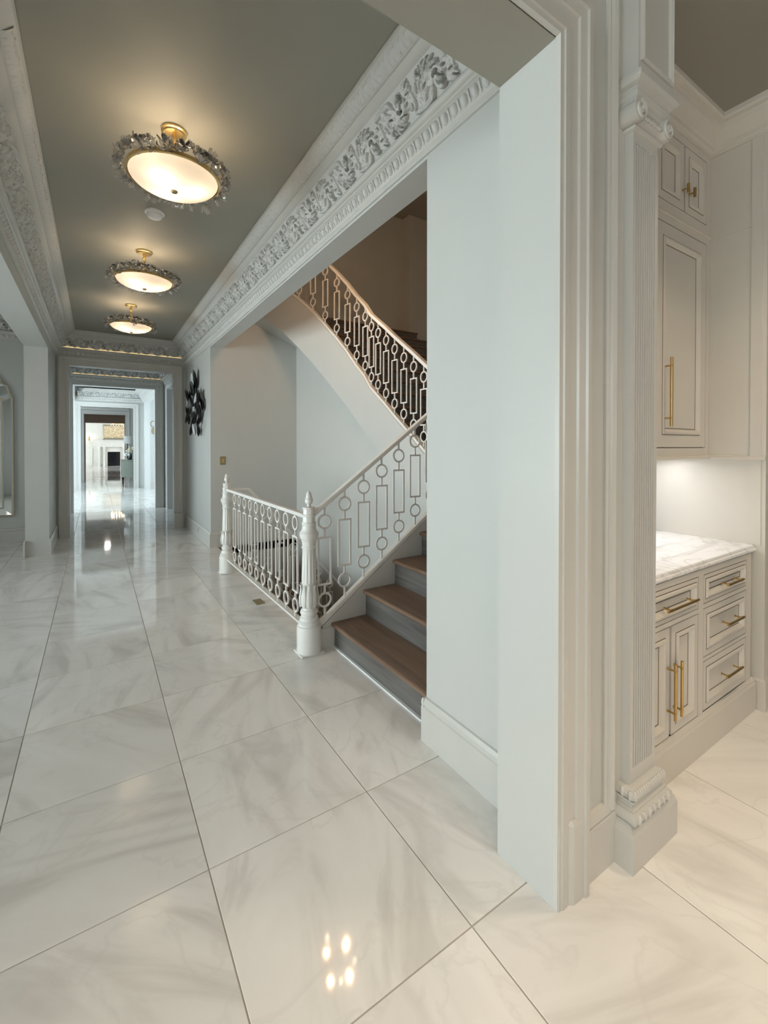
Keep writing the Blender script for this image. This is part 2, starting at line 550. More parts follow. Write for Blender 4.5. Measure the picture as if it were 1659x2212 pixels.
base('baseboard_right', (XR, 1.13, 0), (0, 1, 0), (-1, 0, 0), 0.63)
base('baseboard_jamb', (XR + 0.17, 1.76, 0), (-1, 0, 0), (0, 1, 0), 0.19)
base('baseboard_art', (XR, 6.82, 0), (0, 1, 0), (-1, 0, 0), 2.08, -1, 0)
base('baseboard_stair', (XR, 6.82, 0), (1, 0, 0), (0, -1, 0), 0.28, -1, 0)
base('baseboard_left', (XL, 7.59, 0), (0, 1, 0), (1, 0, 0), 1.31)
base('baseboard_dining', (-6.0, 8.884, 0), (1, 0, 0), (0, -1, 0), 5.2)
base('baseboard_kitchen', (1.375, 0.895, 0), (1, 0, 0), (0, -1, 0), 0.20)
base('baseboard_foyer', (1.56, 17.62, 0), (1, 0, 0), (0, -1, 0), 3.0)
base('baseboard_dining_pier', (XL - 0.26, 7.55, 0), (0, 1, 0), (-1, 0, 0), 1.3)


def casing(name, y, x0, x1, zt_, w=0.14, face=-1, m='trim', block=True, xin=True):
    """stepped architrave round an opening in a wall that faces -Y"""
    t = MB()
    P = [(0.0, -0.002), (0.0, 0.018), (0.018, 0.018), (0.020, 0.024), (0.045, 0.024), (0.047, 0.020), (0.085, 0.022), (0.088, 0.030), (0.118, 0.034), (0.121, 0.042), (0.140, 0.042), (0.140, 0.0)]
    k = w / 0.14
    def ring(kind):
        out = []
        for a, h in P:
            a *= k
            yy = y + face * h
            if kind == 0: out.append((x0 - a, yy, 0))
            if kind == 1: out.append((x0 - a, yy, zt_ + a))
            if kind == 2: out.append((x1 + a, yy, zt_ + a))
            if kind == 3: out.append((x1 + a, yy, 0))
        return out
    t.loft([ring(0), ring(1), ring(2), ring(3)], True, True)
    o_ = obj(name, t, m); o_['kind'] = 'structure'
    return o_

casing('trim_1', 0.895, -2.2, 1.2322, 2.80, 0.138)
casing('trim_2', 8.9, -0.372, 1.186, 2.82, 0.145)
casing('trim_3', 12.0, -0.432, 1.19, 2.86, 0.17)
casing('trim_4', 17.9, -0.438, 1.102, 2.825, 0.15)
casing('trim_5', 22.0, -0.427, 1.046, 2.82, 0.15)
# plinth block under the near casing
t = MB()
PLB = [(1.2325, .900), (1.2325, .882), (1.237, .875), (1.248, .875), (1.253, .872), (1.284, .872), (1.298, .862), (1.330, .860), (1.366, .860), (1.370, .900)]
t.loft([[(x, y, z) for x, y in PLB] for z in (0, .258)] + [[(x, min(.900, y + .008), .272) for x, y in PLB]])
o = obj('plinth_block', t, 'trim'); o['kind'] = 'structure'
for nm, x in (('plinth_block', 1.186), ('plinth_block', -0.372 - 0.145)):
    o = obj(nm, MB().box(x - 0.002, x + 0.147, 8.846, 8.9, 0, 0.27), 'trim'); o['kind'] = 'structure'


# --- ornament meshes -------------------------------------------------
def stroke_field(U, V, pts, w, h, vein=0.0):
    """relief of a tapering leaf lobe along a polyline; returns height array"""
    out = np.zeros_like(U)
    P = np.array(pts, float); n = len(P)
    for i in range(n - 1):
        a, b_ = P[i], P[i + 1]
        d = b_ - a; L2 = (d ** 2).sum() + 1e-12
        t_ = np.clip(((U - a[0]) * d[0] + (V - a[1]) * d[1]) / L2, 0, 1)
        dx, dy = U - a[0] - t_ * d[0], V - a[1] - t_ * d[1]
        dist = np.sqrt(dx * dx + dy * dy)
        s_ = (i + t_) / (n - 1)
        ww = w * np.interp(s_, [0, .15, .5, .85, 1], [.55, .85, 1, .7, .15])
        q = np.clip(1 - (dist / ww) ** 2, 0, 1)
        hh = h * np.interp(s_, [0, .5, 1], [.75, 1, .8]) * np.sqrt(q)
        if vein:
            hh = hh * (1 - vein * np.exp(-(dist / (ww * .18)) ** 2))
        out = np.maximum(out, hh)
    return out


def spiral(cx, cy, r0, r1, a0, turns, n=26, sgn=1):
    return [(cx + (r0 + (r1 - r0) * k / n) * math.cos(a0 + sgn * 2 * math.pi * turns * k / n),
             cy + (r0 + (r1 - r0) * k / n) * math.sin(a0 + sgn * 2 * math.pi * turns * k / n)) for k in range(n + 1)]


FL, FH = 0.567, 0.170
def scroll_mesh(nu, nv):
    u = np.linspace(0, FL, nu + 1); v = np.linspace(0, FH, nv + 1)
    U, V = np.meshgrid(u, v, indexing='ij')
    Hh = np.zeros_like(U)
    holes = np.zeros_like(U)
    def lobe(pts, w, h, vein=.3):
        nonlocal Hh
        Hh = np.maximum(Hh, stroke_field(U, V, pts, w, h, vein))
    def hole(pts, w):
        nonlocal holes
        holes = np.maximum(holes, stroke_field(U, V, pts, w, 1))
    for half in (-2, -1, 0, 1, 2, 3):
        x0 = half * FL / 2
        up = half % 2
        def P_(x, y): return (x0 + x, FH - y if up else y)
        def fan(bx, by, a0, a1, n, L_, curv, w, h, slit=True):
            for k in range(n):
                a = math.radians(a0 + (a1 - a0) * k / (n - 1))
                ln = L_ * (1 - .10 * abs(k - (n - 1) / 2) / n) * (1 + .06 * (k % 2))
                lobe([P_(bx, by), P_(bx + ln * .4 * math.cos(a), by + ln * .4 * math.sin(a)), P_(bx + ln * .74 * math.cos(a + curv * .35), by + ln * .74 * math.sin(a + curv * .35)),
                      P_(bx + ln * math.cos(a + curv), by + ln * math.sin(a + curv))], w, h - .0012 * (k % 2), .35)
                if slit and k < n - 1 and k % 2 == 0:
                    b_ = a + math.radians((a1 - a0) / (n - 1)) * .5
                    hole([P_(bx + ln * .60 * math.cos(b_ + curv * .25), by + ln * .60 * math.sin(b_ + curv * .25)), P_(bx + ln * .92 * math.cos(b_ + curv * .8), by + ln * .92 * math.sin(b_ + curv * .8))], .0040)
        # hanging leaf between the scrolls
        fan(.035, .028, 118, 52, 4, .100, -.45, .0125, .020)
        fan(.262, .060, 150, 80, 4, .070, .35, .011, .018)
        # stem and big scroll
        lobe([P_(-.03, .030), P_(.04, .018), P_(.095, .026), P_(.124, .055)], .015, .024)
        sp = spiral(.170, .060, .047, .010, math.pi, 1.45, 34, -1)
        lobe([P_(*q) for q in sp], .0120, .026, .2)
        for a0 in (2.4, .2):
            hole([P_(.170 + .031 * math.cos(a0 - t_), .060 + .031 * math.sin(a0 - t_)) for t_ in np.linspace(0, 1.3, 7)], .0088)
        Hh = np.maximum(Hh, .027 * np.sqrt(np.clip(1 - ((U - P_(.170, .060)[0]) ** 2 + (V - P_(.170, .060)[1]) ** 2) / .012 ** 2, 0, 1)))
        # crest leaf arching over the scroll, front leaf under it
        fan(.112, .066, 140, 14, 8, .098, -.62, .0115, .025)
        fan(.212, .030, 62, -18, 5, .062, -.5, .0105, .021)
        # small curl at the top
        lobe([P_(.030, .085), P_(.040, .118)] + [P_(*q) for q in spiral(.062, .132, .020, .005, math.pi, 1.2, 16, -1)], .0085, .024, .2)
        hole([P_(.062 + .013 * math.cos(t_), .132 + .013 * math.sin(t_)) for t_ in np.linspace(-.4, 1.4, 5)], .0055)
    edge = np.clip(np.minimum(V - 0.004, FH - 0.006 - V) / 0.006, 0, 1)
    Hh *= edge
    holes *= edge
    Hh = np.where(holes > 0.30, -0.004, Hh * 1.15)
    vs = np.stack([U - FL / 2, V, Hh], -1).reshape(-1, 3)
    fs = []
    for i in range(nu):
        for j in range(nv):
            if holes[i:i + 2, j:j + 2].min() > 0.35:
                continue
            a = i * (nv + 1) + j
            fs.append((a, a + nv + 1, a + nv + 2, a + 1))
    me = bpy.data.meshes.new('acanthus_scroll')
    me.from_pydata(vs.tolist(), [], fs)
    me.update()
    smooth(me, 55)
    me.materials.append(M['plaster'])
    return me


SCROLL = scroll_mesh(200, 62)
SCROLL_LO = scroll_mesh(90, 28)

def egg_mesh():
    t = MB()
    w, h, d = 0.0215, 0.030, 0.025
    rings = []
    for r_, z in ((1.0, 0.0), (0.96, 0.25), (0.82, 0.55), (0.55, 0.84), (0.2, 0.98)):
        rings.append([(w * r_ * math.cos(a) * (1.0 if math.sin(a) > 0 else 0.92), h * r_ * math.sin(a), d * z) for a in [2 * math.pi * k / 12 for k in range(12)]])
    t.loft(rings)
    me = t.mesh('egg'); smooth(me, 80); me.materials.append(M['plaster']); return me

def dart_mesh():
    t = MB()
    t.loft([[(-0.0035, 0.030, 0), (0.0035, 0.030, 0), (0.0045, -0.006, 0), (0.009, -0.012, 0), (0.0, -0.032, 0), (-0.009, -0.012, 0), (-0.0045, -0.006, 0)],
            [(-0.002, 0.028, 0.013), (0.002, 0.028, 0.013), (0.0025, -0.006, 0.014), (0.004, -0.012, 0.014), (0.0, -0.027, 0.009), (-0.004, -0.012, 0.014), (-0.0025, -0.006, 0.014)]])
    me = t.mesh('dart'); me.materials.append(M['plaster']); return me

def leaf_mesh():
    """water-leaf of the upper cornice band, a grid with veined relief"""
    nu, nv, L, Hh = 20, 10, 0.120, 0.078
    u = np.linspace(-L / 2, L / 2, nu + 1); v = np.linspace(0, Hh, nv + 1)
    U, V = np.meshgrid(u, v, indexing='ij')
    Z_ = np.zeros_like(U)
    for k in range(-3, 4):
        x0 = k * 0.011
        Z_ = np.maximum(Z_, stroke_field(U, V, [(x0 * 1.5, 0.004), (x0 * 1.25, Hh * .45), (x0 * .6, Hh * .80)], 0.0075, 0.012, .5))
    for s_ in (-1, 1):
        for k in range(2):
            x0 = s_ * (0.044 + k * .011)
            Z_ = np.maximum(Z_, stroke_field(U, V, [(x0, 0.006), (x0 * 1.02, Hh * .55), (s_ * .058, Hh * .9)], 0.006, 0.010, .4))
    Z_ = np.where((np.abs(U) < 0.006) & (V > Hh * .72) & (V < Hh * .9), -0.012, Z_)
    vs = np.stack([U, V, Z_], -1).reshape(-1, 3)
    fs = [(i * (nv + 1) + j, (i + 1) * (nv + 1) + j, (i + 1) * (nv + 1) + j + 1, i * (nv + 1) + j + 1) for i in range(nu) for j in range(nv)]
    me = bpy.data.meshes.new('water_leaf'); me.from_pydata(vs.tolist(), [], fs); me.update(); smooth(me, 60); me.materials.append(M['plaster']); return me

EGG, DART, LEAF = egg_mesh(), dart_mesh(), leaf_mesh()

# cornice profile, p = projection from the wall
CP_LOW = [(0, 2.955), (0.012, 2.955), (0.012, 2.974), (0.020, 2.980), (0.026, 2.995), (0.026, 3.000), (0.040, 3.040), (0.052, 3.046), (0.060, 3.048), (0.060, 3.054), (0.064, 3.058)]
CP_LOW += [(0.066 + 0.021 * math.cos(a), 3.079 + 0.021 * math.sin(a)) for a in np.linspace(-1.5, 2.0, 9)]
CP_LOW += [(0.050, 3.096), (0.0, 3.096)]
CP_UP = [(0.10, 3.225), (0.158, 3.252), (0.172, 3.256), (0.186, 3.268), (0.198, 3.287), (0.206, 3.287), (0.206, 3.293), (0.262, 3.348), (0.272, 3.348), (0.272, 3.358), (0.10, 3.358)]
CP_BACK = [(0.0, 3.096), (0.014, 3.096), (0.095, 3.235), (0.0, 3.235)]
FR0, FR1 = (0.056, 3.100), (0.160, 3.252)

_trim = [10]
def cornice(o, d, n, L, m0, m1, eggs=True, darts=True, leaves=True, lo=False, s0=0.0, s1=None, dz=0.0, label=None):
    """run of crown moulding with pierced frieze; ornaments between s0 and s1 along the run"""
    s1 = L if s1 is None else s1
    O_, D_, N_ = Vector(o) + Vector((0, 0, dz)), Vector(d), Vector(n)
    root = obj('trim_%d' % _trim[0], extrude_profile(CP_LOW, O_, d, n, L, m0, m1), 'trim'); smooth(root.data, 30)
    _trim[0] += 1
    root['kind'] = 'structure'
    if label:
        root['label'] = label
    up = obj('upper_moulding', extrude_profile(CP_UP, O_, d, n, L, m0, m1), 'trim', root)
    smooth(up.data, 30)
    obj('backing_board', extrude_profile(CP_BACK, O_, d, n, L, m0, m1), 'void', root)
    UPV = Vector((0, 0, 1))
    def fr(p, z, a_, b_, s):
        T = N_ * a_ + UPV * b_
        Nn = N_ * b_ - UPV * a_
        X_ = T.cross(Nn)
        return frame4(O_ + D_ * s + N_ * p + UPV * z, X_, T, Nn)
    dp, dzz = FR1[0] - FR0[0], FR1[1] - FR0[1]
    q = math.hypot(dp, dzz)
    k = int(math.ceil((s1 - s0) / FL))
    sc = (s1 - s0) / (k * FL)
    for i in range(k):
        mw = fr(FR0[0], FR0[1], dp / q, dzz / q, s0 + (i + .5) * FL * sc) @ Matrix.Diagonal((sc, q / FH, 1, 1))
        inst('acanthus_scroll', SCROLL_LO if lo else SCROLL, root, mw)
    if eggs:
        pitch = 0.0655
        a_, b_ = 0.36, 0.93
        for i in range(int((s1 - s0) / pitch)):
            inst('egg', EGG, root, fr(0.028, 3.020, a_, b_, s0 + (i + .5) * pitch))
            if darts:
                inst('dart', DART, root, fr(0.028, 3.020, a_, b_, s0 + (i + 1) * pitch))
    if leaves:
        dp, dzz = 0.056, 0.055
        q = math.hypot(dp, dzz)
        kk = int((s1 - s0) / 0.12)
        for i in range(kk):
            inst('water_leaf', LEAF, root, fr(0.206, 3.294, dp / q, dzz / q, s0 + (i + .5) * 0.12))
    return root

cornice((XR, 1.13, 0), (0, 1, 0), (-1, 0, 0), 7.77, 0, 1, s0=0.03, s1=7.70, label='deep acanthus crown moulding above the stair opening')
cornice((XL, 1.13, 0), (0, 1, 0), (1, 0, 0), 7.77, 0, 1, s0=1.4, s1=7.70, darts=False, lo=True, label='deep acanthus crown moulding above the left opening')
cornice((XL, 8.9, 0), (1, 0, 0), (0, -1, 0), XR - XL, 1, 1, s0=0.06, s1=1.89, darts=True, lo=True, label='acanthus crown moulding above the end doorway')
cornice((XL, 12.0, 0), (1, 0, 0), (0, -1, 0), XR - XL, 1, 1, s0=0.06, s1=1.89, darts=False, lo=True, leaves=False)
cornice((XR, 9.06, 0), (0, 1, 0), (-1, 0, 0), 2.94, 0, 1, s0=1.2, s1=2.85, eggs=False, lo=True, leaves=False)
cornice((-0.58, 17.9, 0.0), (1, 0, 0), (0, -1, 0), 1.98, 1, 1, s0=0.06, s1=1.92, eggs=True, darts=False, lo=True, leaves=False, dz=0.06)
cornice((1.40, 12.2, 0.0), (0, 1, 0), (-1, 0, 0), 5.7, 0, 1, s0=2.0, s1=5.6, eggs=False, lo=True, leaves=False, dz=0.06)
cornice((-0.55, 22.0, 0.0), (1, 0, 0), (0, -1, 0), 1.78, 1, 1, s0=0.06, s1=1.72, eggs=False, lo=True, leaves=False)
cornice((-6.0, 8.884, 0.0), (1, 0, 0), (0, -1, 0), 5.19, 0, 0, s0=3.4, s1=5.15, eggs=True, darts=False, lo=True, leaves=False, dz=0.16)

M['led'] = mat('cove_led', (1, .85, .55), .5, emit=(1.0, .74, .36), es=1.0)
for lab, y, x0_, x1_ in (('warm light strip hidden in the cornice above the end doorway', 8.9, XL + .09, XR - .09), ('warm light strip in the cornice of the passage beyond the end doorway', 12.0, XL + .09, XR - .09)):
    tag(obj('cove_light', MB().box(x0_, x1_, y - .076, y - .062, 3.098, 3.105), 'led'), lab, 'cove light')
# ------------------------------------------------------------------ staircase
YS0, YS1 = 1.795, 2.985
RUN, RISE = 0.277, 0.197
st = thing('staircase', 'lower flight with brown oak treads and oak risers given a grey sheen colour beside the newel post', 'staircase', (1.488, 2.4, 0))
def put(name, mb_, m_, parent, sm=False, bevel=0.0):
    """mesh given in world coordinates, parented with the parent's offset taken out"""
    o_ = obj(name, mb_, m_, parent, sm, bevel)
    o_.matrix_parent_inverse = parent.matrix_basis.inverted() if parent.parent is None else (parent.parent.matrix_basis @ parent.matrix_basis).inverted()
    return o_

def nosed(x0, x1, y0, y1, zt_, th=0.030, axis='x'):
    """tread with a half-round nose on its front edge"""
    pr = [(x1, zt_ - th), (x1, zt_)] + [(x0 + th / 2 - th / 2 * math.sin(a), zt_ - th / 2 + th / 2 * math.cos(a)) for a in np.linspace(0, math.pi, 7)]
    if axis == 'x':
        return MB().loft([[(x, y0, z) for x, z in pr], [(x, y1, z) for x, z in pr]])
    return MB().loft([[(y0, x, z) for x, z in pr], [(y1, x, z) for x, z in pr]])

for n in range(6):
    xr_ = 1.488 + RUN * n
    zt_ = 0.178 + RISE * n
    zb_ = 0.0 if n == 0 else zt_ - RISE
    last = n == 5
    put('riser', MB().box(xr_, xr_ + 0.02, YS0, YS1, zb_, zt_ - 0.028), 'oakg', st)
    put('tread', nosed(xr_ - 0.026, (4.85 if last else xr_ + RUN + 0.02), YS0, YS1 + (0.35 if last else 0), zt_), 'oak', st)
# string wall carrying the rail, stepped free side closed
def shoe_z(x): return 0.160 + 0.719 * (x - 1.388)
put('stringer', MB().loft([[(x, y, z) for x, z in ((1.395, 0.0), (2.80, 0.0), (2.80, shoe_z(2.80)), (1.395, shoe_z(1.395)))] for y in (YS1 - 0.002, YS1 + 0.075)]), 'trim', st)
put('side_board', MB().box(1.37, 1.488, YS1 - 0.01, YS1 + 0.075, 0.0, 0.15), 'trim', st)
put('foot_strip', MB().box(1.470, 1.488, YS0, YS1, -0.002, 0.010), 'white', st)  # white strip along the foot of the first riser

# upper flight: winding string with rail, treads behind it
PATH = [(2.66, 3.33, 1.805, .79), (2.66, 3.433, 1.88, .866), (2.66, 3.60, 2.005, .982), (2.66, 3.77, 2.124, 1.102), (2.66, 3.94, 2.245, 1.228), (2.66, 4.108, 2.372, 1.356),
        (2.66, 4.274, 2.489, 1.482), (2.66, 4.42, 2.593, 1.592), (2.658, 4.558, 2.745, 1.698), (2.642, 4.735, 2.90, 1.851), (2.618, 4.928, 3.10, 2.023), (2.576, 5.142, 3.309, 2.212),
        (2.523, 5.374, 3.522, 2.425), (2.458, 5.625, 3.754, 2.658), (2.37, 5.90, 3.98, 2.90), (2.25, 6.20, 4.20, 3.17), (2.10, 6.50, 4.42, 3.40), (1.95, 6.815, 4.62, 3.56)]
us = thing('staircase', 'upper flight with white curved string sweeping up behind the lower rail', 'staircase', (2.7, 3.3, 1.16))
t = MB()
t.loft([[(x, y, zl) for x, y, zc, zl in PATH], [(x, y, zc - .425) for x, y, zc, zl in PATH], [(x + 0.07, y, zc - .425) for x, y, zc, zl in PATH], [(x + 0.07, y, zl) for x, y, zc, zl in PATH]], False, False)
put('stringer', t, 'paint', us, True)
SOF = [(2.80, y, zl) for x, y, zc, zl in PATH[:13]] + [(2.80, 5.85, 2.66), (2.80, 6.25, 2.86), (2.76, 6.815, 3.08), (2.36, 6.816, 3.24), (1.98, 6.817, 3.40)]
put('soffit', MB().loft([[(x, y, zl) for x, y, zc, zl in PATH], SOF], False, False), 'paint', us, True)
for n in range(13):
    y0_ = 3.335 + RUN * n
    zt_ = 1.163 + RISE * (n + 1)
    xi = 2.805
    if y0_ > 6.5: break
    put('riser', MB().box(xi, 4.85, y0_, y0_ + 0.02, zt_ - RISE - .01, zt_ - 0.028), 'oakg', us)
    put('tread', nosed(y0_ - 0.026, y0_ + RUN + 0.02, xi, 4.85, zt_, axis='y'), 'oak', us)
# wall under the upper flight
ys = [p[1] for p in PATH]; zl = [p[3] for p in PATH]
top = [(2.73, y, float(np.interp(y, ys, zl)) + 0.06) for y in np.linspace(3.06, 5.4, 14)] + [(2.73, 5.85, 2.72), (2.73, 6.25, 2.9), (2.73, 6.82, 3.10)]
t = MB(); t.loft([[(2.73, p[1], -2.7) for p in top], top, [(2.80, p[1], p[2]) for p in top], [(2.80, p[1], -2.7) for p in top]], False, False)
o = obj('wall_stair_side', t, 'paint'); o['kind'] = 'structure'
# basement flight along the grey wall
bs = thing('staircase', 'dark basement flight descending behind the white guard rail', 'staircase', (1.5, 6.1, 0))
for n in range(5):
    x0_ = 1.50 + 0.25 * n
    put('tread', nosed(x0_ + 0.004, min(x0_ + 0.28, 2.725), 5.42, 6.80, -RISE * (n + 1)), 'oak', bs)
    put('riser', MB().box(x0_, x0_ + 0.02, 5.42, 6.80, -RISE * (n + 1), -RISE * n - 0.028), 'oak', bs)
put('side_panel', MB().loft([[(1.50, y, 0.0), (2.73, y, -1.05), (2.73, y, -2.6), (1.50, y, -2.6)] for y in (5.38, 5.42)]), 'taupe', bs)
# half landing deep in the well
o = obj('floor_half_landing', MB().box(1.5, 2.73, 3.06, 5.38, -1.35, -1.25), 'oak'); o['kind'] = 'structure'

# ------------------------------------------------------------------ railings
BAR = 0.0125
def ring_mesh(r=0.05, b_=BAR, n=26):
    t = MB()
    sec = ((r - b_ / 2, -b_ / 2), (r + b_ / 2, -b_ / 2), (r + b_ / 2, b_ / 2), (r - b_ / 2, b_ / 2))
    k = len(t.v)
    for j in range(n):
        a = 2 * math.pi * j / n
        t.v += [(q * math.cos(a), y, q * math.sin(a)) for q, y in sec]
    for j in range(n):
        for i in range(4):
            a, b2 = j * 4 + i, j * 4 + (i + 1) % 4
            c, d = ((j + 1) % n) * 4 + (i + 1) % 4, ((j + 1) % n) * 4 + i
            t.f.append((a, b2, c, d))
    me = t.mesh('ring'); smooth(me, 40); me.materials.append(M['iron']); return me
def rect_mesh(w, h, b_=BAR):
    t = MB()
    o_ = [(-w / 2, -h / 2), (w / 2, -h / 2), (w / 2, h / 2), (-w / 2, h / 2)]
    i_ = [(-w / 2 + b_, -h / 2 + b_), (w / 2 - b_, -h / 2 + b_), (w / 2 - b_, h / 2 - b_), (-w / 2 + b_, h / 2 - b_)]
    t.v = [(x, -b_ / 2, z) for x, z in o_] + [(x, -b_ / 2, z) for x, z in i_] + [(x, b_ / 2, z) for x, z in o_] + [(x, b_ / 2, z) for x, z in i_]
    for j in range(4):
        k = (j + 1) % 4
        t.f += [(j, k, 4 + k, 4 + j), (8 + j, 12 + j, 12 + k, 8 + k), (j, 8 + j, 8 + k, k), (4 + j, 4 + k, 12 + k, 12 + j)]
    me = t.mesh('baluster'); me.materials.append(M['iron']); return me
def post_mesh(h):
    me = MB().box(-BAR / 2, BAR / 2, -BAR / 2, BAR / 2, -h / 2, h / 2).mesh('post'); me.materials.append(M['iron']); return me
RING = ring_mesh()
_posts, _rects = {}, {}
def baluster(root, x, y, ang, zc, rw, rh, zlow, l1, l2, ztop, rr=1.0):
    """rectangle frame with a ring above and below, joined by short posts"""
    key = (rw, rh)
    if key not in _rects: _rects[key] = rect_mesh(rw, rh)
    loc = Vector((x, y, zc)) - root.location
    b_ = inst('baluster', _rects[key], root, Matrix.Translation(loc) @ Matrix.Rotation(ang, 4, 'Z'))
    R_ = 0.05 * rr
    zt_ = rh / 2 + l1 + R_; zb_ = -rh / 2 - l2 - R_
    for z in (zt_, zb_):
        inst('ring', RING, b_, Matrix.Translation((0, 0, z)) @ Matrix.Scale(rr, 4))
    for a, c in ((rh / 2, rh / 2 + l1), (zt_ + R_, ztop - zc), (-rh / 2 - l2, -rh / 2), (zlow - zc, zb_ - R_)):
        h = round(c - a, 3)
        if h <= 0.004: continue
        if h not in _posts: _posts[h] = post_mesh(h)
        inst('post', _posts[h], b_, Matrix.Translation((0, 0, (a + c) / 2)))

XN = 1.29
gr = thing('guard_railing', 'white iron guard rail of rings and rectangles between the two newel posts', 'railing', (XN, 4.15, 0.15))
put('handrail', MB().tube([(XN, 3.04, 0.984), (XN, 5.34, 0.984)], 0, flat=(0.045, 0.030)), 'iron', gr, bevel=0.006)
put('bottom_rail', MB().tube([(XN, 3.04, 0.170), (XN, 5.34, 0.170)], 0, flat=(0.042, 0.016)), 'iron', gr)
for i in range(10):
    baluster(gr, XN, 3.25 + 0.2 * i, H, 0.584, 0.105, 0.438, 0.178, 0.050, 0.050, 0.970)
sr = thing('stair_railing', 'white iron rail with rings and rectangles climbing the lower flight', 'railing', (1.35, 3.01, 0.15))
YR = 3.01
put('handrail', MB().tube([(1.315, YR, 0.986), (2.76, YR, 0.986 + .718 * 1.445)], 0, flat=(0.048, 0.034)), 'iron', sr, bevel=0.006)
put('shoe_rail', MB().tube([(1.375, YR, shoe_z(1.375) + 0.022), (2.78, YR, shoe_z(2.78) + 0.022)], 0, flat=(0.050, 0.030)), 'iron', sr, bevel=0.005)
for i in range(8):
    x = 1.425 + 0.168 * i
    zc = 0.640 + 0.719 * (x - 1.425)
    baluster(sr, x, YR, 0, zc, 0.113, 0.362, shoe_z(x) + 0.03, 0.064, 0.060, 0.99 + .718 * (x - 1.315))
ur = thing('stair_railing', 'white iron rail curving up the upper flight against the brown shade', 'railing', (2.7, 3.4, 1.2))
def pth(dz, dx=0.035): return [(x + dx, y, zc + dz) for x, y, zc, zl_ in PATH]
put('handrail', MB().tube(pth(0.432), 0, flat=(0.05, 0.034)), 'iron', ur, True)
put('shoe_rail', MB().tube(pth(-0.408), 0, flat=(0.05, 0.030)), 'iron', ur, True)
for i in range(1, 17):
    x, y, zc, zl_ = PATH[i]
    a, c = PATH[i - 1], PATH[i + 1]
    baluster(ur, x + 0.035, y, math.atan2(c[1] - a[1], c[0] - a[0]), zc, 0.113, 0.362, zc - .40, 0.064, 0.060, zc + .42)
br = thing('stair_railing', 'white iron rail sloping down the basement flight behind the guard rail', 'railing', (1.4, 5.36, 0.0))
put('handrail', MB().tube([(1.33, 5.36, 0.985), (1.53, 5.36, 0.985), (2.80, 5.36, -0.42)], 0, flat=(0.045, 0.03)), 'iron', br)
put('shoe_rail', MB().tube([(1.50, 5.36, 0.16), (2.80, 5.36, -1.24)], 0, flat=(0.045, 0.03)), 'iron', br)
for i in range(7):
    x = 1.60 + 0.168 * i
    zc = 0.475 - 1.1 * (x - 1.60)
    baluster(br, x, 5.36, 0, zc, 0.10, 0.36, zc - .40, 0.06, 0.06, zc + .42)

# ------------------------------------------------------------------ newel posts
def make_newel(label, loc):
    r_ = thing('newel_post', label, 'newel post', loc, group='newel posts at the stair head')
    obj('base_plate', MB().box(-.088, .088, -.078, .078, 0, .012), 'newel', r_, bevel=.003)
    obj('base', MB().lathe([(.088, .012), (.088, .19), (.085, .200), (.077, .206), (.077, .214), (.080, .220), (.074, .232), (.066, .238), (.068, .246), (.063, .262), (.055, .268), (.055, .277)], 36), 'newel', r_, True)
    obj('torus_ring', MB().lathe([(.055, .277), (.061, .283), (.064, .294), (.062, .306), (.056, .314), (.050, .318), (.047, .326), (.050, .332)], 32, mod=lambda a, z: 1 + .02 * math.sin(16 * a) * (1 if .283 < z < .31 else 0)), 'newel', r_, True)
    obj('bulb', MB().lathe([(.048, .332), (.060, .345), (.066, .372), (.066, .400), (.060, .435), (.052, .465), (.049, .49), (.047, .50)], 32), 'newel', r_, True)
    lf = MB()
    P = [(.064, .338, .010), (.070, .370, .019), (.0715, .405, .022), (.066, .440, .019), (.061, .470, .013), (.064, .492, .010), (.072, .500, .006)]
    lf.loft([[(rr + (-.004 if abs(s_) == 1 else (.003 if s_ == 0 else .0)), s_ * w, z) for s_ in (-1, -.66, -.33, 0, .33, .66, 1)] for rr, z, w in P], False, False)
    lme = lf.mesh('acanthus_leaf'); smooth(lme, 70); lme.materials.append(M['newel'])
    for k in range(9):
        inst('acanthus_leaf', lme, r_, Matrix.Rotation(2 * math.pi * k / 9 + .15, 4, 'Z'))
    obj('shaft', MB().lathe([(.050, .498), (.0535, .51), (.0535, .52), (.051, .60), (.048, .70), (.0465, .752), (.049, .756)], 72, mod=lambda a, z: 1 - .10 * abs(math.cos(6 * a)) ** 4 if .515 < z < .75 else 1), 'newel', r_, True)
    obj('necking', MB().lathe([(.050, .756), (.054, .762), (.054, .770), (.048, .775), (.049, .80), (.054, .815), (.060, .824)], 36, mod=lambda a, z: 1 + .05 * math.sin(9 * a) if .776 < z < .815 else 1), 'newel', r_, True)
    obj('capital', MB().lathe([(.056, .824), (.062, .832), (.067, .846), (.0695, .858), (.0695, .868), (.062, .878), (.058, .884), (.052, .892), (.049, .915), (.049, .925)], 36), 'newel', r_, True)
    obj('cap', MB().lathe([(.047, .925), (.051, .932), (.051, .945), (.046, .950), (.045, .985), (.049, .990), (.049, 1.002), (.043, 1.006), (.042, 1.040), (.045, 1.044), (.045, 1.056), (.020, 1.060)], 32, mod=lambda a, z: 1 + (.045 * (1 if math.cos(8 * a) > 0 else -1) if .951 < z < .986 or 1.007 < z < 1.041 else 0)), 'newel', r_, True)
    obj('finial', MB().lathe([(.020, 1.058), (.014, 1.066), (.013, 1.075), (.024, 1.083), (.029, 1.096), (.028, 1.112), (.031, 1.116), (.024, 1.122), (.021, 1.138), (.018, 1.154), (.010, 1.168), (.003, 1.172)], 24), 'newel', r_, True)
    return r_
make_newel('white carved newel post in front at the foot of the brown stairs', (XN, 2.99, 0))
make_newel('white carved newel post farther back, nearest the gold light switch', (XN, 5.40, 0))

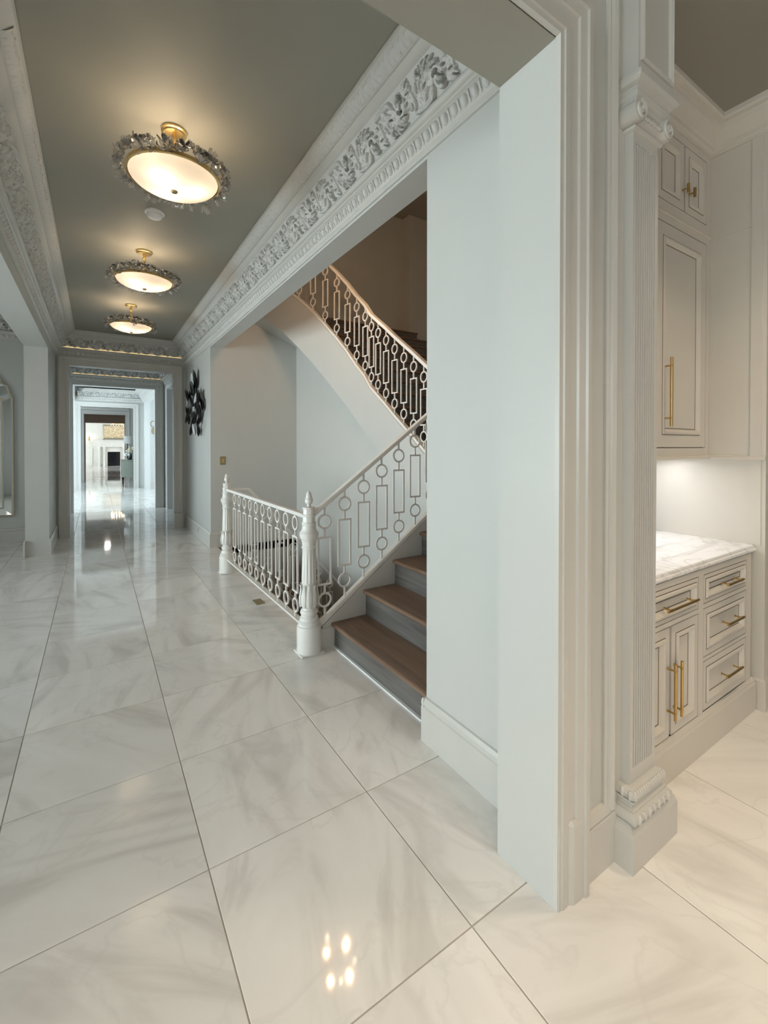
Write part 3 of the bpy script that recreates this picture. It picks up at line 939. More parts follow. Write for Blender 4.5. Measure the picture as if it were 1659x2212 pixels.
# ------------------------------------------------------------------ ceiling lights
random.seed(11)
def flower_mesh(seed, name):
    rnd = random.Random(seed)
    t = MB()
    npet = 5
    for k in range(npet):
        a = 2 * math.pi * k / npet + rnd.uniform(-.2, .2)
        L_ = rnd.uniform(.034, .046); w = .013; tilt = rnd.uniform(.35, .9)
        rows = []
        for s_, ww, h in ((0.12, .25, .001), (.45, .75, .0), (.75, 1.0, .003), (1.0, .72, .007)):
            rad, up = L_ * s_ * math.cos(tilt), L_ * s_ * math.sin(tilt) + h
            rows.append([(rad * math.cos(a) - q * w * ww * math.sin(a), rad * math.sin(a) + q * w * ww * math.cos(a), up + abs(q) * .003) for q in (-1, 0, 1)])
        low = [[(x, y, z - .0022) for x, y, z in r_] for r_ in rows]
        n0 = len(t.v)
        for r_ in rows + low: t.v += r_
        for i in range(3):
            for j in range(2):
                a0 = n0 + i * 3 + j
                t.f += [(a0, a0 + 1, a0 + 4, a0 + 3), (a0 + 12, a0 + 15, a0 + 16, a0 + 13)]
        for i in range(3):
            for j in (0, 2):
                a0 = n0 + i * 3 + j
                t.f.append((a0, a0 + 3, a0 + 15, a0 + 12))
        t.f.append((n0 + 9, n0 + 10, n0 + 22, n0 + 21)); t.f.append((n0 + 10, n0 + 11, n0 + 23, n0 + 22))
    t.lathe([(.002, -.004), (.008, -.001), (.009, .005), (.005, .011), (.001, .012)], 8)
    return smooth(t.mesh(name), 50)
FLW = []
for k in range(4):
    me = flower_mesh(k, 'crystal_flower'); me.materials.append(M['clear'] if k < 3 else M['smoke']); FLW.append(me)
BULBS = [(0.10 * math.cos(a), 0.10 * math.sin(a)) for a in (1.9, 4.0, 6.1)]
def make_light(label, x, y):
    r_ = thing('ceiling_light', label, 'ceiling light', (x, y, ZC), group='flower-rimmed ceiling lights along the hall')
    z0 = 3.085 - ZC
    obj('canopy', MB().lathe([(.066, 0), (.070, -.004), (.070, -.014), (.062, -.018), (.058, -.026), (.016, -.030)], 32), 'gold', r_, True)
    obj('stem', MB().lathe([(.014, -.024), (.014, -.06), (.017, -.064), (.017, -.075), (.013, -.08), (.013, -.19), (.020, -.20), (.024, -.225), (.020, -.24)], 20), 'gold', r_, True)
    obj('ring', MB().lathe([(.245, z0 - .012), (.254, z0 - .008), (.254, z0 + .012), (.245, z0 + .014), (.238, z0 + .006), (.238, z0 - .006)], 56, cap=False), 'gold', r_, True)
    bowl = [(.243 * math.sin(a), z0 + .005 - .085 * (math.cos(a) - 0.0) / 1.0) for a in np.linspace(0.03, math.pi / 2, 12)]
    obj('glass_bowl', MB().lathe([(q, z) for q, z in bowl], 56, cap=False), 'frost', r_, True)
    obj('bottom_knob', MB().lathe([(.018, z0 - .079), (.019, z0 - .083), (.014, z0 - .090), (.004, z0 - .092)], 20), 'oldbrass', r_, True)
    obj('spoke', MB().box(-.245, .245, -.006, .006, z0 + .010, z0 + .016).box(-.006, .006, -.245, .245, z0 + .010, z0 + .016), 'gold', r_)
    for bx, by in BULBS:
        b_ = obj('bulb', MB().lathe([(.004, -.022), (.014, -.015), (.018, 0), (.014, .014), (.006, .022)], 14, (bx, by, z0 - .030)), 'bulb', r_, True)
        pl = bpy.data.lights.new('bulb_light', 'POINT'); pl.energy = 1.9; pl.color = (1.0, 0.80, 0.57); pl.shadow_soft_size = 0.022
        po = bpy.data.objects.new('bulb_light', pl); COL.objects.link(po); po.parent = r_; po.location = (bx, by, z0 - .004)
    n = 56
    for k in range(n):
        a = 2 * math.pi * k / n + random.uniform(-.05, .05)
        d_ = Vector((math.cos(a), math.sin(a), 0))
        zz = random.choice((-.012, .004, .022, .034))
        rad = .262 + random.uniform(0, .022)
        tilt = random.uniform(-.35, .9)
        zax = (d_ * math.cos(tilt) + Vector((0, 0, math.sin(tilt)))).normalized()
        xax = zax.cross(Vector((0, 0, 1))).normalized(); yax = zax.cross(xax)
        tw = random.uniform(0, 6)
        mw = frame4(d_ * rad + Vector((0, 0, z0 + zz)), xax, yax, zax) @ Matrix.Rotation(tw, 4, 'Z') @ Matrix.Scale(random.uniform(.8, 1.2), 4)
        inst('crystal_flower', FLW[random.choice((0, 1, 2))], r_, mw)
    for k in range(11):
        a = -math.pi / 2 - 1.35 + 2.7 * k / 10 + random.uniform(-.1, .1)
        d_ = Vector((math.cos(a), math.sin(a), 0))
        zax = (d_ * .3 + Vector((0, 0, 1))).normalized(); xax = zax.cross(Vector((0, 1, .3))).normalized(); yax = zax.cross(xax)
        inst('crystal_flower', FLW[3 if k % 3 else 2], r_, frame4(d_ * .262 + Vector((0, 0, z0 + .035)), xax, yax, zax) @ Matrix.Rotation(k, 4, 'Z') @ Matrix.Scale(.92, 4))
    return r_
make_light('gold and crystal flower ceiling light nearest the camera, the largest in view', 0.395, 2.886)
make_light('gold and crystal flower ceiling light between the nearest and the farthest', 0.395, 4.83)
make_light('gold and crystal flower ceiling light farthest away, above the end doorway', 0.395, 6.757)
r_ = thing('smoke_detector', 'round white smoke detector on the ceiling behind the nearest light', 'smoke detector', (0.399, 3.97, ZC))
obj('base', MB().lathe([(.070, 0), (.072, -.004), (.072, -.012), (.066, -.014)], 32), 'white', r_, True)
obj('cover', MB().lathe([(.055, -.012), (.058, -.020), (.056, -.036), (.046, -.046), (.020, -.050), (.002, -.051)], 32), 'white', r_, True)

# ------------------------------------------------------------------ pilaster beside the kitchen
pl = thing('pilaster', 'fluted pilaster with scroll capital at the corner of the kitchen cabinets', 'pilaster', (1.70, 0.87, 0))
def ringbox(x0, x1, yf, yb, z): return [(x0, yf, z), (x1, yf, z), (x1, yb, z), (x0, yb, z)]
def steps(prof, x0, x1, yf, yb):
    """stack of rectangles: prof = (z, outset)"""
    return MB().loft([ringbox(x0 - o_, x1 + o_, yf - o_, yb, z) for z, o_ in prof])
SXL, SXR, SYF, SYB = 1.612, 1.786, 0.850, 0.8945
put('pedestal', steps([(0, 0), (.128, 0), (.136, -.006), (.146, -.008), (.152, -.014), (.160, -.016)], 1.557, 1.879, 0.808, 0.8945), 'trim', pl)
put('lower_torus', steps([(.160, .034), (.164, .040), (.176, .045), (.190, .043), (.200, .034)], SXL, SXR, SYF, SYB), 'trim', pl)
put('scotia', steps([(.200, .030), (.206, .030), (.212, .020), (.222, .018), (.230, .028), (.236, .028)], SXL, SXR, SYF, SYB), 'trim', pl)
put('upper_torus', steps([(.236, .022), (.242, .028), (.254, .030), (.266, .024), (.272, .010)], SXL, SXR, SYF, SYB), 'trim', pl)
# carved ribs on the two toruses
rib = MB().lathe([(.003, -.017), (.0085, -.009), (.0085, .009), (.003, .017)], 8).mesh('carved_rib'); smooth(rib, 60); rib.materials.append(M['trim'])
def wm(root, mw): return root.matrix_basis.inverted() @ mw
for i in range(15):
    x = SXL - .020 + (SXR - SXL + .04) * (i + .5) / 15
    inst('carved_rib', rib, pl, wm(pl, Matrix.Translation((x, SYF - .026, .253)) @ Matrix.Rotation(.12 * (1 if i < 7 else -1), 4, 'Y')))
for i in range(3):
    inst('carved_rib', rib, pl, wm(pl, Matrix.Translation((SXL - .026, SYF - .015 + .028 * i, .253))))
for i in range(7):
    x = SXL - .03 + (SXR - SXL + .06) * (i + .5) / 7
    inst('carved_rib', rib, pl, wm(pl, Matrix.Translation((x, SYF - .042, .181)) @ Matrix.Rotation(.3 * (-1) ** i, 4, 'Y')))
# fluted shaft: front face cut with nine flutes
prof = [(SXL, SYB), (SXL, SYF)]
nf = 9; m0 = .016; pitch = (SXR - SXL - 2 * m0) / nf
for i in range(nf):
    c = SXL + m0 + (i + .5) * pitch
    prof += [(c - pitch * .33 * math.cos(a), SYF + pitch * .62 * math.sin(a)) for a in np.linspace(0, math.pi, 7)]
prof += [(SXR, SYF), (SXR, SYB)]
plain = [(SXL, SYB), (SXL, SYF), (SXR, SYF), (SXR, SYB)]
put('shaft', MB().loft([[(x, y, z) for x, y in prof] for z in (.325, 2.585)]), 'trim', pl)
put('shaft_foot', MB().loft([[(x, y, z) for x, y in plain] for z in (.272, .325)]), 'trim', pl)
put('shaft_head', MB().loft([[(x, y, z) for x, y in plain] for z in (2.585, 2.63)]), 'trim', pl)
put('astragal', steps([(2.622, .002), (2.626, .010), (2.634, .012), (2.642, .006)], SXL, SXR, SYF, SYB), 'trim', pl)
put('echinus', steps([(2.642, .004), (2.650, .016), (2.662, .022), (2.670, .018), (2.700, .014), (2.706, .020), (2.720, .022)], SXL, SXR, SYF, SYB), 'trim', pl)
for cx in (SXL - .008, SXR + .012):
    t = MB()
    pts = spiral(cx, 0, .032, .006, math.pi / 2, 1.75, 44, -1 if cx < 1.7 else 1)
    t.tube([(x, SYF - .031, 2.678 + z) for x, z in pts], .0066, 8, upv=(0, 1, 0))
    put('volute', t, 'trim', pl, True)
    t = MB(); t.loft([[(cx + .036 * math.cos(a), y, 2.678 + .038 * math.sin(a)) for a in np.linspace(0, 2 * math.pi, 24, endpoint=False)] for y in (SYF - .030, SYB)])
    put('bolster', t, 'trim', pl, True)
put('abacus', steps([(2.716, .018), (2.724, .026), (2.738, .030), (2.742, .024), (2.752, .024)], SXL, SXR, SYF, SYB), 'trim', pl)
bead = MB().lathe([(.002, -.008), (.007, -.004), (.007, .004), (.002, .008)], 10).mesh('carved_bead'); smooth(bead, 60); bead.materials.append(M['trim'])
for i in range(9):
    inst('carved_bead', bead, pl, wm(pl, Matrix.Translation((SXL + .036 + .0128 * i, SYF - .022, 2.666))))
put('cornice', steps([(2.752, .010), (2.765, .012), (2.772, .026), (2.786, .034), (2.800, .034), (2.806, .026), (2.812, .020)], SXL - .008, SXR + .03, SYF - .012, SYB), 'trim', pl)
fb = put('frieze_block', MB().box(1.588, 1.836, 0.822, SYB, 2.808, 3.40), 'trim', pl)
def pane_frame(x0, x1, y, z0, z1, w, d, m_, parent, name='panel_moulding'):
    """raised picture-frame moulding on a face towards -Y"""
    t = MB()
    P_ = [(0, 0), (0, d * .6), (w * .3, d), (w * .6, d * .55), (w * .8, d * .7), (w, 0)]
    R_ = []
    for sx_, sz_ in ((0, 0), (1, 0), (1, 1), (0, 1)):
        R_.append([((x0 + a) if sx_ == 0 else (x1 - a), y - h, (z0 + a) if sz_ == 0 else (z1 - a)) for a, h in P_])
    R_.append(R_[0])
    t.loft(R_, False, False)
    return put(name, t, m_, parent)
pane_frame(1.600, 1.824, 0.822, 2.845, 3.36, .022, .012, 'trim', pl)
# back board and vertical moulding between casing and pilaster
put('back_board', MB().box(1.553, 1.86, 0.884, 0.8945, 0.16, 3.40), 'trim', pl)
put('edge_moulding', MB().loft([[(x, y, z) for x, y in ((1.510, .8945), (1.510, .886), (1.518, .880), (1.526, .884), (1.532, .874), (1.545, .868), (1.554, .872), (1.556, .8945))] for z in (0.20, 3.40)]), 'trim', pl)

# ------------------------------------------------------------------ kitchen cabinets
def front(root, name, x0, x1, z0, z1, yf, stile=.055, th=.02):
    """inset panel front: frame, recessed centre, applied moulding and dark glaze gap; children of root"""
    f_ = MB()
    i0, i1, k0, k1 = x0 + stile, x1 - stile, z0 + stile, z1 - stile
    yb = yf + th
    O_ = [(x0, z0), (x1, z0), (x1, z1), (x0, z1)]; I_ = [(i0, k0), (i1, k0), (i1, k1), (i0, k1)]
    f_.v = [(x, yf, z) for x, z in O_] + [(x, yf, z) for x, z in I_] + [(x, yf + .012, z) for x, z in I_] + [(x, yb, z) for x, z in O_]
    for j in range(4):
        k = (j + 1) % 4
        f_.f += [(j, k, 4 + k, 4 + j), (4 + j, 4 + k, 8 + k, 8 + j), (j, 12 + j, 12 + k, k)]
    f_.f += [(8, 9, 10, 11), (12, 15, 14, 13)]
    d_ = put(name, f_, 'cab', root)
    w = .017
    P_ = [(-w, 0), (-w * .75, .007), (-w * .2, .009), (w * .15, .004), (w * .45, -.002), (w * .9, -.0115)]
    R_ = []
    for sx_, sz_ in ((0, 0), (1, 0), (1, 1), (0, 1)):
        R_.append([((i0 + a) if sx_ == 0 else (i1 - a), yf - h, (k0 + a) if sz_ == 0 else (k1 - a)) for a, h in P_])
    R_.append(R_[0])
    sub(d_, 'panel_moulding', MB().loft(R_, False, False), 'cab')
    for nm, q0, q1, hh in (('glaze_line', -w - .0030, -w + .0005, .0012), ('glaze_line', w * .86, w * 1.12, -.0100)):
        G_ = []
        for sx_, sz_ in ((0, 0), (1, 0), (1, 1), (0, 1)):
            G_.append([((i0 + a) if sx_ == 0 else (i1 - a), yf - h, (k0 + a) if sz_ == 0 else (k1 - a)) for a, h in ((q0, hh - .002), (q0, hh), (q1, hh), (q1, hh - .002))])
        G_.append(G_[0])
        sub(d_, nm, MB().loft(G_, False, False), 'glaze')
    return d_

def sub(part, name, mb_, m_, sm=False):
    """sub-part given in world coordinates under a part placed with put()"""
    o_ = obj(name, mb_, m_, part, sm)
    o_.matrix_parent_inverse = (part.parent.matrix_basis @ part.matrix_parent_inverse @ part.matrix_basis).inverted()
    return o_

def pull(part, p, axis, L_, out=.034, r_=.0062):
    x, y, z = p
    if axis == 'z':
        t = MB().tube([(x, y - out, z - L_ / 2), (x, y - out, z + L_ / 2)], r_, 12); q = [(x, z - L_ * .38), (x, z + L_ * .38)]
    else:
        t = MB().tube([(x - L_ / 2, y - out, z), (x + L_ / 2, y - out, z)], r_, 12); q = [(x - L_ * .38, z), (x + L_ * .38, z)]
    if L_ < .08: q = [(x, z)]
    sub(part, 'handle', t, 'brass', True)
    for a, c in q:
        sub(part, 'handle_post', MB().lathe([(.007, 0), (.007, .002), (.0045, .004), (.0045, out - .004), (.008, out - .004), (.008, out + .004), (.003, out + .006)], 12), 'brass', True).matrix_local = \
            (part.parent.matrix_basis @ part.matrix_parent_inverse @ part.matrix_basis).inverted() @ frame4((a, y, c), (1, 0, 0), (0, 0, 1), (0, -1, 0))
    for o_ in [ch for ch in part.children if ch.name.startswith('handle_post')]:
        o_.matrix_parent_inverse = Matrix()

YB = 0.965
bc = thing('base_cabinet', 'taupe base cabinet with brass pulls under the marble worktop', 'base cabinet', (2.5, 1.2, 0))
put('body', MB().box(1.88, 3.10, YB + .018, 1.55, .175, .895), 'cab', bc)
put('face_frame', MB().box(1.88, 1.90, YB, YB + .02, .18, .895).box(2.443, 2.497, YB, YB + .02, .18, .895).box(3.034, 3.10, YB, YB + .02, .18, .895)
    .box(1.90, 2.443, YB, YB + .02, .867, .895).box(2.497, 3.034, YB, YB + .02, .867, .895).box(1.90, 2.443, YB, YB + .02, .688, .708)
    .box(2.497, 3.034, YB, YB + .02, .700, .720).box(2.497, 3.034, YB, YB + .02, .437, .455), 'cab', bc)
put('plinth', extrude_profile([(0, 0), (.020, 0), (.020, .150), (.014, .160), (.014, .166), (.006, .178), (0, .182)], (1.882, YB + .004, 0), (1, 0, 0), (0, -1, 0), 1.248), 'cab', bc)
gl = .0048
def fr_(name, a, b_, c, d, stile, root=bc, y=YB):
    gap = MB().box(a, b_, y + .012, y + .0175, c, d)
    put('shadow_gap', gap, 'glaze', root)
    return front(root, name, a + gl, b_ - gl, c + gl, d - gl, y + .0005, stile, .011)
dr = fr_('drawer', 1.90, 2.443, .708, .867, .038); pull(dr, (2.215, YB, .780), 'x', .29)
dr = fr_('drawer', 2.497, 3.034, .720, .867, .038); pull(dr, (2.79, YB, .790), 'x', .20)
dr = fr_('drawer', 2.497, 3.034, .455, .700, .050); pull(dr, (2.80, YB, .585), 'x', .20)
dr = fr_('drawer', 2.497, 3.034, .187, .437, .050); pull(dr, (2.79, YB, .318), 'x', .20)
d1 = fr_('door', 1.90, 2.163, .184, .688, .058); pull(d1, (2.140, YB, .408), 'z', .25)
d2 = fr_('door', 2.172, 2.443, .184, .688, .058); pull(d2, (2.200, YB, .408), 'z', .25)

wt = MB()
EP = [(0, .897), (.028, .897), (.036, .902), (.040, .910), (.038, .918), (.030, .921), (.030, .926), (.024, .933), (.016, .935), (0, .935)]
wt.loft([[(1.84, YB + .03 - p, z) for p, z in EP] + [(1.84, 1.56, .935), (1.84, 1.56, .897)], [(3.148, YB + .03 - p, z) for p, z in EP] + [(3.148, 1.56, .935), (3.148, 1.56, .897)]])
tag(obj('worktop', wt, 'quartz'), 'white veined marble worktop on the taupe base cabinet', 'worktop')

YU = 1.196
wc = thing('wall_cabinet', 'taupe wall cabinet with tall door and two small top doors above the worktop', 'wall cabinet', (2.6, 1.4, 1.42))
put('body', MB().box(1.90, 3.148, YU + .018, 1.56, 1.435, 3.30), 'cab', wc)
put('face_frame', MB().box(3.100, 3.148, YU, YU + .02, 1.445, 3.26).box(1.90, 3.100, YU, YU + .02, 2.715, 2.828).box(1.90, 3.100, YU, YU + .02, 3.208, 3.30)
    .box(1.90, 3.100, YU, YU + .02, 1.435, 1.487).box(2.448, 2.50, YU, YU + .02, 1.487, 2.715).box(2.448, 2.50, YU, YU + .02, 2.828, 3.208), 'cab', wc)
put('light_rail', extrude_profile([(0, 1.420), (.014, 1.420), (.020, 1.426), (.020, 1.432), (.010, 1.440), (.010, 1.444), (0, 1.447)], (1.90, YU, 0), (1, 0, 0), (0, -1, 0), 1.248, 0, 1), 'cab', wc)
put('shelf_moulding', extrude_profile([(0, 2.752), (.006, 2.752), (.010, 2.760), (.005, 2.768), (0, 2.770)], (1.90, YU, 0), (1, 0, 0), (0, -1, 0), 1.248), 'cab', wc)
dd = fr_('door', 2.50, 3.100, 1.487, 2.715, .088, wc, YU); pull(dd, (2.588, YU, 1.790), 'z', .37, .04, .0075)
dd = fr_('door', 2.50, 2.812, 2.828, 3.208, .066, wc, YU); pull(dd, (2.790, YU, 2.945), 'z', .05, .03, .008)
dd = fr_('door', 2.820, 3.100, 2.828, 3.208, .062, wc, YU); pull(dd, (2.868, YU, 2.945), 'z', .05, .03, .008)
KC = [(0, 3.245), (.010, 3.245), (.012, 3.262), (.024, 3.270), (.026, 3.290), (.034, 3.296), (.050, 3.318), (.072, 3.352), (.078, 3.378), (.100, 3.384), (.108, 3.395), (.108, 3.42), (0, 3.42)]
put('crown', extrude_profile(KC, (1.90, YU, 0), (1, 0, 0), (0, -1, 0), 1.25, 0, 1), 'cab', wc)

tc_ = thing('tall_cabinet', 'tall taupe oven cabinet closing the worktop at the right edge', 'tall cabinet', (3.45, 1.2, 0))
put('body', MB().box(3.15, 3.86, 0.938, 1.56, .10, 3.30), 'cab', tc_)
put('corner_stile', MB().box(3.1495, 3.205, 0.918, 0.940, .10, 3.30), 'cab', tc_)
put('plinth', MB().loft([ringbox(3.142 + a, 3.87, .908 + a, 1.4, z) for z, a in ((0, 0), (.165, 0), (.180, .010), (.188, .012))]), 'cab', tc_)
put('side_batten', MB().box(3.143, 3.150, .938, .990, .936, 3.26), 'cab', tc_)
put('side_rail', MB().box(3.146, 3.150, .938, 1.196, 2.752, 2.770), 'cab', tc_)
put('light_rail', extrude_profile([(0, 1.420), (.014, 1.420), (.020, 1.426), (.020, 1.432), (.010, 1.440), (.010, 1.444), (0, 1.447)], (3.15, YU, 0), (0, -1, 0), (-1, 0, 0), .28, 1, 0), 'cab', tc_)
put('crown', extrude_profile(KC, (3.15, YU, 0), (0, -1, 0), (-1, 0, 0), .50, 1, 0), 'cab', tc_)
for a, c in ((.20, .58), (.60, .90), (1.52, 2.10), (2.14, 2.72), (2.80, 3.22)):
    put('shadow_gap', MB().box(3.205, 3.86, .935, .9385, a, c), 'glaze', tc_)
    front(tc_, 'door', 3.210, 3.855, a + .004, c - .004, .924, .06, .012)
ov = thing('oven', 'black built-in oven at the right edge beside the worktop', 'oven', (3.53, .93, .95))
put('door_glass', MB().box(3.215, 3.85, .915, .937, .94, 1.44), 'black', ov)
put('handle', MB().tube([(3.26, .885, 1.36), (3.80, .885, 1.36)], .012, 12), 'steel', ov, True)
put('trim_frame', MB().box(3.207, 3.215, .914, .938, .92, 1.46).box(3.207, 3.858, .914, .938, .915, .94), 'steel', ov)
o = struct('wall_kitchen_back', MB().box(1.65, 6.8, 1.56, 1.62, 0, 3.5), 'paint')
struct('wall_kitchen_splash', MB().box(1.70, 1.83, 1.13, 1.56, 0, 3.42), 'cab')
ul = thing('cabinet_light', 'slim white light strip under the wall cabinet', 'cabinet light', (2.55, 1.38, 1.432))
obj('housing', MB().box(-.52, .52, -.02, .02, -.008, .003), 'white', ul)
a_ = area('cabinet_light_lamp', (2.55, 1.38, 1.421), (0, 0, 0), 1.0, .03, 4.0, (0.93, 0.96, 1.0))

# ------------------------------------------------------------------ small fittings on walls and floor
r_ = thing('light_switch', 'small brass switch plate on the grey stairwell wall', 'light switch', (1.573, 6.82, 1.28))
obj('plate', MB().box(-.042, .042, -.006, 0, -.062, .062), 'oldbrass', r_, bevel=.002)
obj('rocker', MB().box(-.014, .014, -.010, -.005, -.030, .030), 'gold', r_)
r_ = thing('floor_outlet', 'square brass outlet cover set in the marble near the guard rail', 'floor outlet', (1.300, 4.215, 0))
obj('plate', MB().box(-.040, .040, -.075, .075, -.001, .004), 'oldbrass', r_, bevel=.001)
obj('lid', MB().box(-.022, .022, -.050, .050, .003, .006), 'oldbrass', r_)
r_ = thing('wall_outlet', 'pale outlet plate in the baseboard below the dark wall art', 'wall outlet', (1.380, 7.685, .129))
obj('plate', MB().box(-.006, 0, -.036, .036, -.055, .055), 'trim', r_, bevel=.002)
obj('socket', MB().box(-.008, -.005, -.016, .016, -.030, .030), 'greyfab', r_)

# ------------------------------------------------------------------ dark petal wall art
random.seed(5)
wa = thing('wall_art', 'dark metal petal wall sculpture on the hall wall beyond the stairs', 'wall art', (XR, 7.95, 2.2))
def disc_mesh(m_, seed):
    rnd = random.Random(seed); t = MB(); n = 16
    rim = [1 + rnd.uniform(-.10, .10) for _ in range(n)]
    rings = []
    for q, h in ((.12, 0), (.55, .010), (.85, .024), (1.0, .034)):
        rings.append([(q * rim[j] * math.cos(2 * math.pi * j / n) * .5, q * rim[j] * math.sin(2 * math.pi * j / n) * .5, h) for j in range(n)])
    back = [[(x, y, z - .006) for x, y, z in r2] for r2 in reversed(rings)]
    t.loft(rings + back, False); t.f.append(tuple(range(n))[::-1])
    me = smooth(t.mesh('petal'), 60); me.materials.append(M[m_]); return me
PD, PS, PB = disc_mesh('dark', 1), disc_mesh('silver', 2), disc_mesh('dark', 3)
# (pixel-measured place on the wall): Y, z, width, height, silver?
ART = [(7.98, 2.56, .34, .42, 1), (7.72, 2.58, .30, .46, 0), (7.86, 2.44, .36, .36, 0), (8.28, 2.38, .26, .30, 0), (8.10, 2.30, .40, .36, 0), (7.82, 2.22, .34, .34, 0),
       (7.50, 2.28, .30, .34, 1), (7.30, 2.26, .26, .34, 0), (7.20, 2.14, .22, .30, 0), (7.36, 2.06, .34, .32, 0), (8.35, 2.10, .24, .24, 0), (8.10, 2.08, .34, .28, 0), (7.84, 2.06, .26, .26, 1),
       (8.52, 1.98, .26, .22, 0), (8.22, 1.96, .26, .24, 0), (7.62, 1.96, .28, .28, 0), (7.44, 1.90, .26, .26, 0), (7.90, 1.90, .24, .22, 0), (7.98, 1.76, .24, .26, 0), (7.66, 1.76, .22, .28, 1), (7.50, 1.74, .20, .26, 0), (8.42, 2.24, .16, .22, 1)]
for k, (y, z, w, h, s_) in enumerate(ART):
    d = .02 + .012 * (k % 4)
    mw = Matrix.Translation((-d, y - 7.95, z - 2.2)) @ frame4((0, 0, 0), (0, -1, 0), (0, 0, 1), (-1, 0, 0)) @ Matrix.Rotation(random.uniform(-.25, .25), 4, 'X') @ Matrix.Diagonal((w * .78, h * .72, 1, 1)) @ Matrix.Rotation(k * 1.3, 4, 'Z')
    inst('petal', PS if s_ else (PD if k % 2 else PB), wa, mw)
obj('frame_rod', MB().tube([(-.012, .35, -.2), (-.012, 0, .1), (-.012, -.2, .3)], .006, 6), 'dark', wa)

# ------------------------------------------------------------------ stepped mirror in the left room
mr = thing('mirror', 'arched stepped mirror with champagne frame on the left room wall', 'mirror', (-1.62, 8.884, 0.41))
XC = -1.62
def mir_out(d):
    R_ = XC * 0 + .545
    r0 = [(-R_ + d, .0 + d), (R_ - d, .0 + d), (R_ - d, 1.845 - d * .6), (R_ - .035 - d, 1.90 - d * .4), (R_ - .060 - d, 2.02 - d * .3), (R_ - .12 - d, 2.05 - d * .4), (R_ - .15 - d * .7, 2.13 - d * .7)]
    arc = [((R_ - .17 - d * .6) * math.sin(a), 2.13 - d * .7 + .16 * math.cos(a)) for a in np.linspace(1.15, -1.15, 9)]
    return r0 + arc + [(-x, z) for x, z in reversed(r0[2:])]
def ringed(d0, d1, y0, y1):
    a, b_ = mir_out(d0), mir_out(d1); n = len(a)
    t = MB(); t.v = [(x, y0, z) for x, z in a] + [(x, y1, z) for x, z in b_] + [(x, 0, z) for x, z in a] + [(x, 0, z) for x, z in b_]
    for j in range(n):
        k = (j + 1) % n
        t.f += [(j, k, n + k, n + j), (j, 2 * n + j, 2 * n + k, k), (n + j, n + k, 3 * n + k, 3 * n + j)]
    return t
obj('outer_frame', ringed(0, .028, -.034, -.040), 'champ', mr)
obj('border_glass', ringed(.028, .125, -.030, -.018), 'mirror', mr)
obj('inner_frame', ringed(.125, .142, -.030, -.034), 'champ', mr)
t = MB(); a = mir_out(.14); t.v = [(x, -.016, z) for x, z in a]; t.f = [tuple(range(len(a)))]
obj('glass', t, 'mirror', mr)
for s_ in (-1, 1):
    obj('border_bar', MB().box(s_ * .43 - .05, s_ * .43 + .06, -.034, -.018, 1.80, 1.815), 'champ', mr)

# ------------------------------------------------------------------ stairwell chandelier (seen mirrored in the floor)
ch = thing('chandelier', 'small candle chandelier in the stairwell, seen mirrored in the marble floor', 'chandelier', (1.94, 3.9, 3.52))
obj('hoop', MB().lathe([(.20, -.006), (.21, -.006), (.21, .006), (.20, .006), (.20, -.006)], 32, cap=False), 'gold', ch)
obj('rod', MB().lathe([(.006, 0), (.006, 2.23)], 8), 'gold', ch)
obj('hub', MB().lathe([(.004, -.06), (.02, -.04), (.03, 0), (.02, .04), (.006, .06)], 16), 'gold', ch, True)
for k in range(6):
    a = k * math.pi / 3 + .4
    obj('arm', MB().tube([(0, 0, 0), (.11 * math.cos(a), .11 * math.sin(a), -.03), (.205 * math.cos(a), .205 * math.sin(a), 0)], .005, 6), 'gold', ch)
    obj('bulb', MB().lathe([(.006, .02), (.013, .04), (.012, .06), (.003, .085)], 10, (.205 * math.cos(a), .205 * math.sin(a), 0)), 'bulb', ch, True)
for k in range(5):
    a = k * 2 * math.pi / 5 + .3
    cl = bpy.data.lights.new('chandelier_light', 'POINT'); cl.energy = 10; cl.color = (1.0, .60, .33); cl.shadow_soft_size = .016
    co = bpy.data.objects.new('chandelier_light', cl); COL.objects.link(co); co.parent = ch; co.location = (.17 * math.cos(a), .17 * math.sin(a), .06 + .09 * (k % 3))

# ------------------------------------------------------------------ far rooms
# gold disc art in the foyer
ga = thing('wall_art', 'gold disc and ring wall sculpture in the bright foyer', 'wall art', (1.9, 17.62, 2.0))
def ytorus(x, z, R_, r_): 
    t = MB(); n = 28
    t.loft([[(x + (R_ + r_ * math.cos(b_)) * math.cos(a), -.02 + r_ * math.sin(b_), z + (R_ + r_ * math.cos(b_)) * math.sin(a)) for b_ in (0, 1.57, 3.14, 4.71)] for a in np.linspace(0, 2 * math.pi, n)], False)
    return t
def ydisc(x, z, R_):
    t = MB(); n = 24
    t.loft([[(x + R_ * q * math.cos(a), y, z + R_ * q * math.sin(a)) for a in np.linspace(0, 2 * math.pi, n, endpoint=False)] for q, y in ((1, -.012), (.96, -.022), (.4, -.012), (.1, -.016))])
    return t
obj('hoop', ytorus(-.19, .27, .10, .009), 'artgold', ga, True)
obj('disc', ydisc(-.05, .40, .10), 'artgold', ga, True)
obj('disc', ydisc(-.10, .03, .155), 'artgold', ga, True)
obj('hoop', ytorus(.02, -.30, .13, .008), 'artgold', ga, True)
obj('hoop', ytorus(.03, .62, .08, .008), 'silver', ga, True)
obj('disc', ydisc(.18, .22, .14), 'artgold', ga, True)

